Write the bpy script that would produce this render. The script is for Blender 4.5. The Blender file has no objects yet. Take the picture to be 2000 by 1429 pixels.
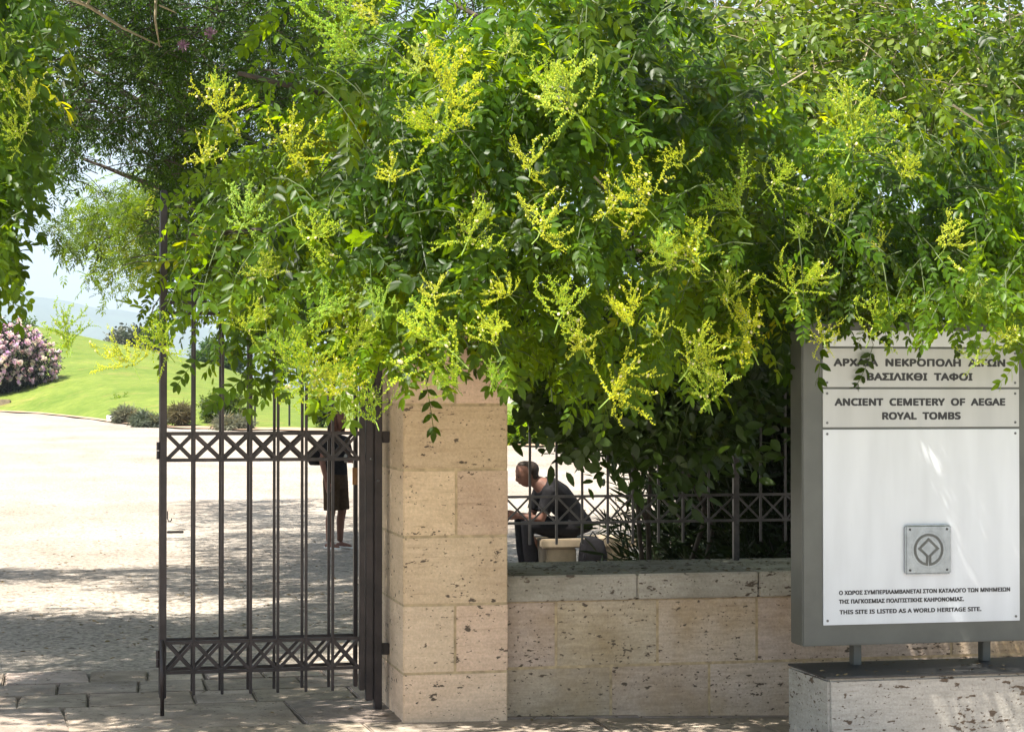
import bpy, bmesh, math, random
import numpy as np
from mathutils import Vector, Matrix
R = math.radians
random.seed(7); rng = np.random.default_rng(11)
scene = bpy.context.scene

# ------------------------------------------------------------------ camera
CH, YAW, PITCH, F = 1.70, R(12.34), R(0.866), 4000.0      # eye height, turn to the right, tilt up, focal length in photo pixels
cam = bpy.data.cameras.new('camera'); cam.sensor_width = 36; cam.lens = F / 2000 * 36        # a phone zoomed in from across the street
cam.clip_start = 0.05; cam.clip_end = 40000
camo = bpy.data.objects.new('camera', cam); scene.collection.objects.link(camo)
CX, CY = -2.0, -6.375; camo.location = (CX, CY, CH); camo.rotation_euler = (R(90) + PITCH, 0, -YAW)
scene.camera = camo

# ------------------------------------------------------------------ sky, sun, exposure
SUN = Vector((-0.40, -0.17, 0.90)).normalized()          # towards the sun
sun_el = math.asin(SUN.z); sun_az = math.atan2(SUN.x, SUN.y)
w = bpy.data.worlds.new('World'); scene.world = w; w.use_nodes = True
nt = w.node_tree; nt.nodes.clear()
sky = nt.nodes.new('ShaderNodeTexSky'); sky.sky_type = 'NISHITA'; sky.sun_disc = False
sky.sun_elevation = sun_el; sky.sun_rotation = sun_az
sky.air_density = 1.0; sky.dust_density = 1.6; sky.ozone_density = 1.0
bg = nt.nodes.new('ShaderNodeBackground'); bg.inputs['Strength'].default_value = 0.05
tcw = nt.nodes.new('ShaderNodeTexCoord'); mpw = nt.nodes.new('ShaderNodeMapping'); mpw.inputs['Scale'].default_value = (1.6, 1.6, 4.5)
nzw = nt.nodes.new('ShaderNodeTexNoise'); nzw.inputs['Scale'].default_value = 2.2; nzw.inputs['Detail'].default_value = 7
crw = nt.nodes.new('ShaderNodeValToRGB'); crw.color_ramp.elements[0].position = 0.42; crw.color_ramp.elements[1].position = 0.66
mxw = nt.nodes.new('ShaderNodeMix'); mxw.data_type = 'RGBA'
mxw.inputs[7].default_value = (5.6, 5.95, 6.4, 1)          # sunlit thin cloud
nt.links.new(tcw.outputs['Generated'], mpw.inputs[0]); nt.links.new(mpw.outputs[0], nzw.inputs[0])
nt.links.new(nzw.outputs[0], crw.inputs[0]); nt.links.new(crw.outputs[0], mxw.inputs[0])
nt.links.new(sky.outputs[0], mxw.inputs[6]); nt.links.new(mxw.outputs[2], bg.inputs[0])
ow = nt.nodes.new('ShaderNodeOutputWorld'); nt.links.new(bg.outputs[0], ow.inputs[0])
sl = bpy.data.lights.new('sun', 'SUN'); sl.energy = 5.0; sl.angle = R(0.53); sl.color = (1.0, 0.95, 0.86)
slo = bpy.data.objects.new('sun', sl); scene.collection.objects.link(slo)
slo.rotation_euler = (-SUN).to_track_quat('-Z', 'Y').to_euler()
scene.view_settings.view_transform = 'Standard'; scene.view_settings.look = 'None'
scene.view_settings.exposure = 1.9; scene.view_settings.gamma = 1.0
scene.cycles.use_denoising = True
scene.cycles.max_bounces = 8; scene.cycles.diffuse_bounces = 4; scene.cycles.transmission_bounces = 6
scene.cycles.transparent_max_bounces = 6; scene.cycles.volume_bounces = 0

# ------------------------------------------------------------------ pixel -> world helpers
fwd = np.array([math.sin(YAW) * math.cos(PITCH), math.cos(YAW) * math.cos(PITCH), math.sin(PITCH)])
rgt = np.array([math.cos(YAW), -math.sin(YAW), 0.0]); upv = np.cross(rgt, fwd)
CP = np.array([CX, CY, CH])
def ray(px, py): return fwd + rgt * (px - 1000) / F + upv * (714.5 - py) / F
def PY(px, py, Y): d = ray(px, py); return CP + d * ((Y - CY) / d[1])
def PZ(px, py, Z): d = ray(px, py); return CP + d * ((Z - CH) / d[2])
def PD(px, py, D): return CP + ray(px, py) * D
def depth(p): return (np.asarray(p) - CP) @ fwd
# survey frame: the foliage was measured on a plan foreshortened 2.5 times in depth; S() turns plan points into true ones
yo, po = R(5.0), R(2.17); fo_ = np.array([math.sin(yo) * math.cos(po), math.cos(yo) * math.cos(po), math.sin(po)]); ro_ = np.array([math.cos(yo), -math.sin(yo), 0.0]); uo_ = np.cross(ro_, fo_)
def PYO(px, py, Y): d = fo_ + ro_ * (px - 1000) / 1600 + uo_ * (714.5 - py) / 1600; return np.array([0, 0, CH]) + d * (Y / d[1])
def S(P):
    c = np.asarray(P, float) - [0, 0, CH]; return CP + np.multiply.outer(c @ ro_, rgt) + np.multiply.outer(c @ uo_, upv) + np.multiply.outer(c @ fo_ * 2.5, fwd)
def PQ(px, py, Y): return S(PYO(px, py, Y))
def SO(*p): return tuple(S(p))
def GQ(px, Y): p = PQ(px, 900, Y); return (p[0], p[1], 0)
def XY(px, Y, py=900): return PY(px, py, Y)[0]

# ------------------------------------------------------------------ tagging
def tag(o, label=None, cat=None, group=None, kind=None):
    if label: o['label'] = label
    if cat: o['category'] = cat
    if group: o['group'] = group
    if kind: o['kind'] = kind
    return o
def empty(name, loc, label, cat, group=None):
    o = bpy.data.objects.new(name, None); scene.collection.objects.link(o); o.location = loc
    o.empty_display_size = 0.1
    return tag(o, label, cat, group)
def link(name, me, mat=None, parent=None, smooth=False):
    o = bpy.data.objects.new(name, me); scene.collection.objects.link(o)
    if mat is not None and len(me.materials) == 0: me.materials.append(mat)
    if parent is not None:
        o.parent = parent
        wl = Vector((0, 0, 0)); q = parent
        while q is not None: wl += q.location; q = q.parent
        o.location = -wl                                # meshes are written in world coordinates
    if smooth:
        for p in me.polygons: p.use_smooth = True
    return o

# ------------------------------------------------------------------ materials
def newmat(name):
    m = bpy.data.materials.new(name); m.use_nodes = True
    nt = m.node_tree; b = nt.nodes['Principled BSDF']
    return m, nt, b, nt.nodes['Material Output']
def N(nt, t, **kw):
    n = nt.nodes.new(t)
    for k, v in kw.items(): setattr(n, k, v)
    return n
def noise(nt, scale, detail=4, rough=0.55, mapscale=None, coord='Object'):
    tc = N(nt, 'ShaderNodeTexCoord'); n = N(nt, 'ShaderNodeTexNoise')
    n.inputs['Scale'].default_value = scale; n.inputs['Detail'].default_value = detail; n.inputs['Roughness'].default_value = rough
    if mapscale:
        mp = N(nt, 'ShaderNodeMapping'); mp.inputs['Scale'].default_value = mapscale
        nt.links.new(tc.outputs[coord], mp.inputs[0]); nt.links.new(mp.outputs[0], n.inputs['Vector'])
    else: nt.links.new(tc.outputs[coord], n.inputs['Vector'])
    return n.outputs['Fac']
def ramp(nt, src, p0, p1, c0=(0, 0, 0), c1=(1, 1, 1)):
    r = N(nt, 'ShaderNodeValToRGB'); e = r.color_ramp.elements
    e[0].position = p0; e[1].position = p1; e[0].color = (*c0, 1); e[1].color = (*c1, 1)
    nt.links.new(src, r.inputs[0]); return r.outputs[0]
def mix(nt, fac, a, b, blend='MIX'):
    m = N(nt, 'ShaderNodeMix', data_type='RGBA', blend_type=blend)
    for i, v in ((0, fac), (6, a), (7, b)):
        if isinstance(v, (int, float)): m.inputs[i].default_value = v
        elif isinstance(v, tuple): m.inputs[i].default_value = (*v, 1)
        else: nt.links.new(v, m.inputs[i])
    return m.outputs[2]
def bump(nt, b, h, strength, dist=0.01):
    n = N(nt, 'ShaderNodeBump'); n.inputs['Strength'].default_value = strength; n.inputs['Distance'].default_value = dist
    nt.links.new(h, n.inputs['Height']); nt.links.new(n.outputs[0], b.inputs['Normal'])
def attr(nt, name='tint'):
    a = N(nt, 'ShaderNodeAttribute'); a.attribute_name = name; return a.outputs['Color']
def plain(name, col, rough=0.6, metal=0.0, var=0.25, scale=12, bumpk=0.15, spec=0.5):
    m, nt, b, o = newmat(name)
    f = noise(nt, scale, 5)
    lo = tuple(c * (1 - var) for c in col); hi = tuple(min(1, c * (1 + var)) for c in col)
    nt.links.new(ramp(nt, f, 0.3, 0.7, lo, hi), b.inputs['Base Color'])
    b.inputs['Roughness'].default_value = rough; b.inputs['Metallic'].default_value = metal
    b.inputs['Specular IOR Level'].default_value = spec
    if bumpk: bump(nt, b, noise(nt, scale * 8, 3), bumpk, 0.004)
    return m
def travertine(name, base, dark, stain, pit=0.60, stainlvl=(0.5, 0.75)):
    m, nt, b, o = newmat(name)
    band = noise(nt, 5, 6, 0.6, (1.2, 1.2, 9.0))
    col = ramp(nt, band, 0.32, 0.72, dark, base)
    col = mix(nt, 1.0, col, attr(nt), 'MULTIPLY')
    big = noise(nt, 2.1, 5, 0.6)
    st = ramp(nt, big, *stainlvl)
    col = mix(nt, st, col, mix(nt, 1.0, col, stain, 'MULTIPLY'))
    fine = noise(nt, 90, 3)
    col = mix(nt, 0.35, col, mix(nt, 1.0, col, ramp(nt, fine, 0.35, 0.7, (0.62, 0.60, 0.57), (1.15, 1.13, 1.1)), 'MULTIPLY'))
    # dark elongated holes, denser in some beds than in others
    p = noise(nt, 17, 3, 0.55, (1.0, 1.0, 2.1)); dens = noise(nt, 4.5, 3, 0.5, (1, 1, 2.0))
    ad = N(nt, 'ShaderNodeMath', operation='MULTIPLY_ADD'); nt.links.new(dens, ad.inputs[0]); ad.inputs[1].default_value = 0.30; nt.links.new(p, ad.inputs[2])
    pits = ramp(nt, ad.outputs[0], pit + 0.175, pit + 0.215)
    p2 = noise(nt, 46, 2, 0.5, (1.0, 1.0, 1.8))
    ad2 = N(nt, 'ShaderNodeMath', operation='MULTIPLY_ADD'); nt.links.new(dens, ad2.inputs[0]); ad2.inputs[1].default_value = 0.25; nt.links.new(p2, ad2.inputs[2])
    pits2 = ramp(nt, ad2.outputs[0], pit + 0.175, pit + 0.215)
    mxp = N(nt, 'ShaderNodeMath', operation='MAXIMUM'); nt.links.new(pits, mxp.inputs[0]); nt.links.new(pits2, mxp.inputs[1])
    col = mix(nt, mxp.outputs[0], col, (0.12, 0.09, 0.065))
    ln = noise(nt, 3.2, 7, 0.72, (1.3, 1.3, 26.0)); lm = ramp(nt, ln, 0.60, 0.70); col = mix(nt, lm, col, mix(nt, 1.0, col, (0.66, 0.62, 0.58), 'MULTIPLY'))
    nt.links.new(col, b.inputs['Base Color']); b.inputs['Roughness'].default_value = 0.85
    b.inputs['Specular IOR Level'].default_value = 0.2
    hs = N(nt, 'ShaderNodeMath', operation='MULTIPLY_ADD'); nt.links.new(mxp.outputs[0], hs.inputs[0]); hs.inputs[1].default_value = -1.0; nt.links.new(noise(nt, 60, 5), hs.inputs[2])
    bump(nt, b, hs.outputs[0], 0.55, 0.006)
    return m
def leafmat(name, top, trans, tfac=0.42, rough=0.42, spec=0.5):
    m, nt, b, o = newmat(name)
    t = attr(nt)
    col = mix(nt, 1.0, top, t, 'MULTIPLY')
    nt.links.new(col, b.inputs['Base Color']); b.inputs['Roughness'].default_value = rough
    b.inputs['Specular IOR Level'].default_value = spec
    tr = N(nt, 'ShaderNodeBsdfTranslucent'); nt.links.new(mix(nt, 1.0, trans, t, 'MULTIPLY'), tr.inputs[0])
    ms = N(nt, 'ShaderNodeMixShader'); ms.inputs[0].default_value = tfac
    nt.links.new(b.outputs[0], ms.inputs[1]); nt.links.new(tr.outputs[0], ms.inputs[2]); nt.links.new(ms.outputs[0], o.inputs[0])
    return m
M = {}
M['pillar'] = travertine('pillar_travertine', (0.71, 0.545, 0.395), (0.60, 0.45, 0.315), (0.82, 0.79, 0.78), 0.637)
M['wall'] = travertine('wall_travertine', (0.60, 0.495, 0.395), (0.44, 0.36, 0.285), (0.74, 0.66, 0.50), 0.613, (0.42, 0.72))
M['coping'] = travertine('coping_stone', (0.60, 0.545, 0.47), (0.45, 0.40, 0.34), (0.55, 0.54, 0.50), 0.615, (0.4, 0.7))
M['plinth'] = travertine('plinth_travertine', (0.50, 0.475, 0.43), (0.38, 0.36, 0.32), (0.68, 0.68, 0.66), 0.602)
M['mortar'] = plain('mortar', (0.44, 0.335, 0.20), 0.9, var=0.3, scale=25)
M['paver'] = travertine('paver_stone', (0.46, 0.39, 0.325), (0.29, 0.24, 0.20), (0.55, 0.53, 0.5), 0.62, (0.4, 0.7))
M['dirt'] = plain('joint_dirt', (0.13, 0.11, 0.09), 0.95, scale=20)
M['iron'] = plain('gate_paint', (0.028, 0.020, 0.019), 0.45, var=0.5, scale=9, bumpk=0.2, spec=.4)
M['fence_iron'] = plain('fence_paint', (0.05, 0.043, 0.04), 0.4, var=0.45, scale=30, bumpk=0.12)
M['rust'] = plain('rusty_paint', (0.26, 0.13, 0.05), 0.7, scale=40)
M['frame'] = plain('sign_frame_paint', (0.085, 0.089, 0.078), 0.45, var=0.16, scale=6, bumpk=0.05)
M['plate_dark'] = plain('base_plate_paint', (0.03, 0.03, 0.03), 0.5, var=0.3, scale=20)
M['letter'] = plain('black_lettering', (0.022, 0.022, 0.024), 0.5, var=0.1, bumpk=0)
M['screw'] = plain('screw_steel', (0.12, 0.12, 0.12), 0.4, metal=0.6, bumpk=0)
M['emblem_metal'] = plain('cast_metal', (0.22, 0.245, 0.27), 0.27, metal=0.9, var=0.15, scale=30, bumpk=0.1)
M['emblem_dark'] = plain('emblem_groove', (0.10, 0.105, 0.10), 0.5, metal=0.4, bumpk=0)
M['bench'] = plain('bench_limestone', (0.27, 0.21, 0.14), 0.85, scale=8)
M['skin'] = plain('skin', (0.15, 0.07, 0.048), 0.6, spec=.25, var=0.12, bumpk=0)
M['hair_dark'] = plain('dark_hair', (0.025, 0.017, 0.012), 0.6, var=0.4, scale=60, spec=.2)
M['hair_red'] = plain('auburn_hair', (0.085, 0.035, 0.02), 0.6, var=0.4, scale=60, spec=.2)
M['cloth_black'] = plain('black_cloth', (0.012, 0.011, 0.012), 0.9, scale=30, spec=.08)
M['cloth_grey'] = plain('charcoal_cloth', (0.015, 0.014, 0.015), 0.9, scale=30, spec=.08)
M['cloth_brown'] = plain('brown_cloth', (0.045, 0.028, 0.016), 0.9, scale=30, spec=.08)
M['shoe'] = plain('pale_shoe', (0.55, 0.53, 0.5), 0.7)
M['print'] = plain('pale_cloth', (0.35, 0.32, 0.28), 0.8)
M['white'] = plain('white_paint', (0.75, 0.74, 0.71), 0.6, var=0.08)
M['black_metal'] = plain('black_metal', (0.02, 0.02, 0.02), 0.5)
M['bark'] = plain('tree_bark', (0.055, 0.042, 0.03), 0.9, var=0.45, scale=14, bumpk=0.6)
M['twig'] = plain('green_twig', (0.06, 0.085, 0.02), 0.7, var=0.2, scale=20, bumpk=0)
M['bark_pale'] = plain('pale_dead_wood', (0.34, 0.28, 0.18), 0.85, var=0.3, scale=20, bumpk=0.3)
M['leaf'] = leafmat('pagoda_leaf', (0.030, 0.080, 0.003), (0.25, 0.42, 0.002), 0.44, 0.42, 0.22)
M['leaf_back'] = leafmat('silk_tree_leaf', (0.028, 0.066, 0.006), (0.09, 0.21, 0.006), 0.36, 0.5, .25)
M['leaf_round'] = leafmat('round_leaf', (0.056, 0.098, 0.010), (0.19, 0.32, 0.008), 0.35, 0.42, 0.28)
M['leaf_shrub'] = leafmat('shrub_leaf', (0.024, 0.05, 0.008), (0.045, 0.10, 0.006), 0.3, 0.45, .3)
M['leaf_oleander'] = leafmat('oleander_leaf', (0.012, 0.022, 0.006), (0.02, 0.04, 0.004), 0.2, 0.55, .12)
M['leaf_grey'] = leafmat('grey_leaf', (0.125, 0.155, 0.105), (0.12, 0.16, 0.08), 0.25, 0.7)
M['petal'] = leafmat('pink_petal', (0.88, 0.71, 0.72), (0.86, 0.68, 0.70), 0.35, 0.6)
M['tuft'] = leafmat('mauve_tuft', (0.30, 0.17, 0.25), (0.25, 0.14, 0.2), .3, .7)
M['bud'] = leafmat('yellow_green_bud', (0.50, 0.505, 0.026), (0.82, 0.80, 0.038), 0.5, 0.6)
M['flower'] = leafmat('cream_flower', (0.78, 0.72, 0.42), (0.75, 0.7, 0.35), 0.4, 0.6)

def panelmat(name, col, streak):
    m, nt, b, o = newmat(name)
    c = ramp(nt, noise(nt, 2.2, 4, 0.5, (5, 1, 0.7)), 0.3, 0.75, tuple(x * (1 - streak) for x in col), col)
    sp = ramp(nt, noise(nt, 70, 2), 0.70, 0.76)
    c = mix(nt, sp, c, tuple(x * 0.75 for x in col))
    nt.links.new(c, b.inputs['Base Color']); b.inputs['Roughness'].default_value = 0.42
    bump(nt, b, noise(nt, 3, 3), 0.06, 0.01)
    return m
M['plate_white'] = panelmat('white_enamel', (0.64, 0.67, 0.70), 0.13)
M['plate_grey'] = panelmat('brushed_pale_metal', (0.47, 0.48, 0.475), 0.14)

def gravelmat():
    m, nt, b, o = newmat('gravel')
    c = ramp(nt, noise(nt, 0.35, 5), 0.3, 0.7, (0.27, 0.235, 0.20), (0.36, 0.32, 0.275))
    st = ramp(nt, noise(nt, 26, 4, 0.6), 0.40, 0.60, (0.48, 0.46, 0.44), (1.14, 1.12, 1.1))
    c = mix(nt, 0.8, c, mix(nt, 1.0, c, st, 'MULTIPLY'))
    sp = ramp(nt, noise(nt, 11, 3), 0.625, 0.67)
    c = mix(nt, sp, c, (0.11, 0.09, 0.07))
    tr = ramp(nt, noise(nt, 0.6, 5, 0.6, (1, .25, 1)), 0.50, 0.72); c = mix(nt, tr, c, mix(nt, 1.0, c, (0.80, 0.76, 0.72), 'MULTIPLY'))
    nt.links.new(c, b.inputs['Base Color']); b.inputs['Roughness'].default_value = 0.95; b.inputs['Specular IOR Level'].default_value = 0.1
    bump(nt, b, noise(nt, 30, 4), 0.7, 0.02); return m
def grassmat():
    m, nt, b, o = newmat('lawn_grass')
    c = ramp(nt, noise(nt, 0.22, 6, 0.65), 0.3, 0.72, (0.085, 0.132, 0.022), (0.155, 0.192, 0.040))
    f = ramp(nt, noise(nt, 2.2, 6, 0.75, (1, 1, 1)), 0.3, 0.7, (0.60, 0.68, 0.55), (1.25, 1.15, 1.1)); c = mix(nt, ramp(nt, noise(nt, .6, 5, .7), .55, .75), c, (0.20, 0.17, 0.06))
    c = mix(nt, 1.0, c, f, 'MULTIPLY')
    nt.links.new(c, b.inputs['Base Color']); b.inputs['Roughness'].default_value = 0.9; b.inputs['Specular IOR Level'].default_value = 0.1
    bump(nt, b, noise(nt, 9, 5), 0.8, 0.05); return m
M['gravel'] = gravelmat(); M['grass'] = grassmat()
M['soil'] = plain('bare_soil', (0.30, 0.20, 0.13), 0.95, scale=3)
M['hill'] = plain('distant_woodland', (0.06, 0.085, 0.05), 0.95, scale=0.02, bumpk=0)
M['plain'] = plain('far_fields', (0.16, 0.19, 0.08), 0.95, scale=0.01, bumpk=0)

# ------------------------------------------------------------------ mesh builders
class MB:
    def __init__(s): s.v = []; s.f = []; s.t = []; s.cur = (1, 1, 1)
    def add(s, vs, fs):
        n = len(s.v); s.v += [tuple(map(float, q)) for q in vs]; s.f += [tuple(i + n for i in f) for f in fs]; s.t += [s.cur] * len(vs)
    def hexa(s, c):                       # 8 corners: bottom ring then top ring
        s.add(c, [(3, 2, 1, 0), (4, 5, 6, 7), (0, 1, 5, 4), (1, 2, 6, 5), (2, 3, 7, 6), (3, 0, 4, 7)])
    def box(s, x0, x1, y0, y1, z0, z1):
        s.hexa([(x0, y0, z0), (x1, y0, z0), (x1, y1, z0), (x0, y1, z0), (x0, y0, z1), (x1, y0, z1), (x1, y1, z1), (x0, y1, z1)])
    def bar(s, p, q, w, h):               # rectangular bar; w across in the XZ plane, h along Y
        p = Vector(p); q = Vector(q); d = (q - p).normalized(); y = Vector((0, 1, 0))
        if abs(d.dot(y)) > 0.9: y = Vector((0, 0, 1))
        a = d.cross(y).normalized() * w / 2; b = a.cross(d).normalized() * h / 2
        s.hexa([p - a - b, p + a - b, p + a + b, p - a + b, q - a - b, q + a - b, q + a + b, q - a + b])
    def tube(s, pts, rad, n=8, cap=True):
        pts = [Vector(p) for p in pts]; rr = rad if hasattr(rad, '__len__') else [rad] * len(pts)
        rings = []; prev = None
        for i, p in enumerate(pts):
            d = (pts[min(i + 1, len(pts) - 1)] - pts[max(i - 1, 0)]).normalized()
            if prev is None:
                a = Vector((0, 0, 1)) if abs(d.z) < 0.9 else Vector((1, 0, 0))
                u = d.cross(a).normalized()
            else: u = (prev - d * prev.dot(d)).normalized()
            prev = u; v = d.cross(u)
            r = rr[i]; rx, ry = r if hasattr(r, '__len__') else (r, r)
            rings.append([p + u * math.cos(2 * math.pi * k / n) * rx + v * math.sin(2 * math.pi * k / n) * ry for k in range(n)])
        vs = [q for r in rings for q in r]; fs = []
        for i in range(len(rings) - 1):
            for k in range(n): fs.append((i * n + k, i * n + (k + 1) % n, (i + 1) * n + (k + 1) % n, (i + 1) * n + k))
        if cap: fs.append(tuple(range(n))[::-1]); fs.append(tuple(range((len(rings) - 1) * n, len(rings) * n)))
        s.add(vs, fs)
    def ball(s, c, r, nu=10, nv=7):
        rx, ry, rz = r if hasattr(r, '__len__') else (r, r, r); vs = []; fs = []
        for j in range(1, nv):
            th = math.pi * j / nv
            for i in range(nu): ph = 2 * math.pi * i / nu; vs.append((c[0] + rx * math.sin(th) * math.cos(ph), c[1] + ry * math.sin(th) * math.sin(ph), c[2] + rz * math.cos(th)))
        vs += [(c[0], c[1], c[2] + rz), (c[0], c[1], c[2] - rz)]; T = len(vs) - 2
        for j in range(nv - 2):
            for i in range(nu): fs.append((j * nu + i, (j + 1) * nu + i, (j + 1) * nu + (i + 1) % nu, j * nu + (i + 1) % nu))
        for i in range(nu): fs.append((T, i, (i + 1) % nu)); fs.append((T + 1, (nv - 2) * nu + (i + 1) % nu, (nv - 2) * nu + i))
        s.add(vs, fs)
    def mesh(s, name, bevel=0, segs=2):
        me = bpy.data.meshes.new(name); me.from_pydata(s.v, [], s.f)
        ca = me.color_attributes.new('tint', 'FLOAT_COLOR', 'POINT')
        ca.data.foreach_set('color', np.c_[np.array(s.t, dtype=np.float32), np.ones(len(s.t), np.float32)].ravel())
        bm = bmesh.new(); bm.from_mesh(me)
        if bevel:
            es = [e for e in bm.edges if len(e.link_faces) == 2 and e.calc_face_angle(0) > 0.5]
            bmesh.ops.bevel(bm, geom=es, offset=bevel, segments=segs, affect='EDGES', clamp_overlap=True)
        bmesh.ops.recalc_face_normals(bm, faces=bm.faces); bm.to_mesh(me); bm.free()
        return me
    def build(s, name, mat, parent=None, bevel=0, smooth=False, segs=2):
        return link(name, s.mesh(name, bevel, segs), mat, parent, smooth)
def npmesh(name, V, Q, tint):
    """V (n,3) float, Q (m,4) int, tint (n,3)"""
    me = bpy.data.meshes.new(name); n = len(V); m = len(Q)
    me.vertices.add(n); me.vertices.foreach_set('co', np.asarray(V, np.float32).ravel())
    me.loops.add(m * 4); me.loops.foreach_set('vertex_index', np.asarray(Q, np.int32).ravel())
    me.polygons.add(m); me.polygons.foreach_set('loop_start', np.arange(0, m * 4, 4, dtype=np.int32))
    me.update(calc_edges=True)
    ca = me.color_attributes.new('tint', 'FLOAT_COLOR', 'POINT')
    ca.data.foreach_set('color', np.c_[np.asarray(tint, np.float32), np.ones(n, np.float32)].ravel())
    return me
def smooth_noise(seed, k=14, fmin=0.6, fmax=3.0):
    r = np.random.default_rng(seed); D = r.normal(size=(k, 3)); D /= np.linalg.norm(D, axis=1)[:, None]
    fr = r.uniform(fmin, fmax, k); ph = r.uniform(0, 6.28, k)
    def f(P): return np.sin((P @ D.T) * fr * 2 + ph).sum(1) / math.sqrt(k / 2) / 1.6
    return f

# ================================================================== THE SETTING
def zpave(x, y): return -0.030 * max(0.0, x - 0.25)
def zg(x, y):
    t = max(0.0, (y - CY) / 2.5 - 9.0); return 0.040 * t * t / (t + 4.0) - 0.02
def ground_hit(px, py, d0=9.0):
    d = ray(px, py); t = d0 * 2.5 if d0 > 9 else d0
    while t < 700:
        p = CP + d * t
        if p[2] <= zg(p[0], p[1]): return p
        t += 0.05
    return p
def grid(name, xs, ys, zf, mat, kind='structure'):
    V = [(x, y, zf(x, y)) for y in ys for x in xs]; nx = len(xs)
    Fc = [(j * nx + i, j * nx + i + 1, (j + 1) * nx + i + 1, (j + 1) * nx + i) for j in range(len(ys) - 1) for i in range(nx - 1)]
    me = bpy.data.meshes.new(name); me.from_pydata(V, [], Fc); o = link(name, me, mat, None, True); return tag(o, kind=kind)
YT = [PZ(150, q, 0)[1] for q in (1310, 1333, 1355, 1380, 1428)]; YT0 = YT[0]
grid('courtyard', np.r_[np.linspace(-90, -16, 20), np.linspace(-15, 15, 80), np.linspace(16, 90, 20)], np.r_[np.linspace(YT0 - .02, 20, 70), np.linspace(21, 170, 90)],
     lambda x, y: zg(x, y) + 0.012 * math.sin(x * 2.1 + y) * math.sin(y * 1.7 - x * .6) - 0.006, M['gravel'])
grid('far_plain', np.linspace(-14000, 14000, 12), np.linspace(-7000, 16000, 12), lambda x, y: -1.6, M['plain'])
grid('street_bed', np.linspace(-14, 14, 40), np.linspace(-3, YT0 + .03, 30), lambda x, y: zpave(x, y) - 0.022, M['dirt'])

M['asphalt'] = plain('pale_street', (0.52, 0.475, 0.41), 0.9, scale=8, bumpk=.3)  # unseen street, its colour raised to bounce sunlight onto the stone faces
grid('street', np.linspace(-40, 40, 60), np.linspace(-60, -.04, 40), lambda x, y: zpave(min(x, 8), y) + .012, M['asphalt'])
# paving of the gateway and the pavement: stone rows with open joints
pv = MB(); ymarks = YT + [YT[4] - 1.0, YT[4] - 2.0, YT[4] - 3.0, 0.0]
for r_ in range(len(ymarks) - 1):
    yb, ya = ymarks[r_], ymarks[r_ + 1]
    x = -6.0 + random.uniform(0, .5); big = r_ >= 3
    while x < 6.0:
        L = random.uniform(0.75, 1.25) if big else random.uniform(0.30, 0.62)
        if r_ < 3 and x > 0.35: break
        g = 0.003 if big else 0.006
        k = random.uniform(0.72, 1.08); pv.cur = (k, k * random.uniform(0.97, 1.0), k * random.uniform(0.93, 1.03))
        j = lambda s=0.007: random.uniform(-s, s)
        z = random.uniform(-0.004, 0.004); sl_ = j(0.03) * (1 if big else .3)
        xs_ = [x + g + j(.004) + sl_, x + L - g + j(.004) + sl_, x + L - g + j(.004) - sl_, x + g + j(.004) - sl_]; ys_ = [ya + g + j(.003), ya + g + j(.003), yb - g + j(.003), yb - g + j(.003)]
        lo = [(a, b, zpave(a, b) - 0.06) for a, b in zip(xs_, ys_)]; hi = [(a, b, zpave(a, b) + z) for a, b in zip(xs_, ys_)]
        pv.hexa(lo + hi); x += L
tag(pv.build('pavement', M['paver'], None, 0.007), kind='structure')

# lawn mound, far hill
edge_px = [(-900, 778), (-400, 790), (0, 803), (60, 806), (130, 812), (220, 824), (330, 834), (450, 838), (600, 840), (760, 845), (1000, 868), (1200, 872), (1600, 880), (2300, 890)]
crest_px = [(-900, 585), (-400, 600), (0, 630), (90, 643), (180, 664), (250, 678), (330, 692), (420, 716), (500, 742), (580, 762), (700, 772), (1000, 778), (2300, 776)]
cols = np.linspace(-880, 2280, 140); V = []; Fc = []; T = 26
edge_pts = []
for px in cols:
    ey = np.interp(px, *zip(*edge_px)); cy = np.interp(px, *zip(*crest_px))
    E = ground_hit(px, ey, 15); cd = PD(px, cy, 155.0); edge_pts.append(E)
    for k in range(T):
        t = k / (T - 1) * 1.35
        if t <= 1:
            p = E * (1 - t) + cd * t; h = E[2] + (cd[2] - E[2]) * (1 - (1 - t) ** 1.45) ; p[2] = h + 0.05 * min(1, t * 12) + 0.06 * math.sin(p[0] * .5 + t * 9) * t
        else:
            p = E * (1 - t) + cd * t; p[2] = cd[2] - (t - 1) * 22
        V.append(p)
for i in range(len(cols) - 1):
    for k in range(T - 1): Fc.append((i * T + k, (i + 1) * T + k, (i + 1) * T + k + 1, i * T + k + 1))
me = bpy.data.meshes.new('lawn'); me.from_pydata([tuple(v) for v in V], [], Fc); tag(link('lawn', me, M['grass'], None, True), kind='structure')
def lawn_z(x, y):
    return min(V, key=lambda p: (p[0] - x) ** 2 + (p[1] - y) ** 2)[2]
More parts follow.
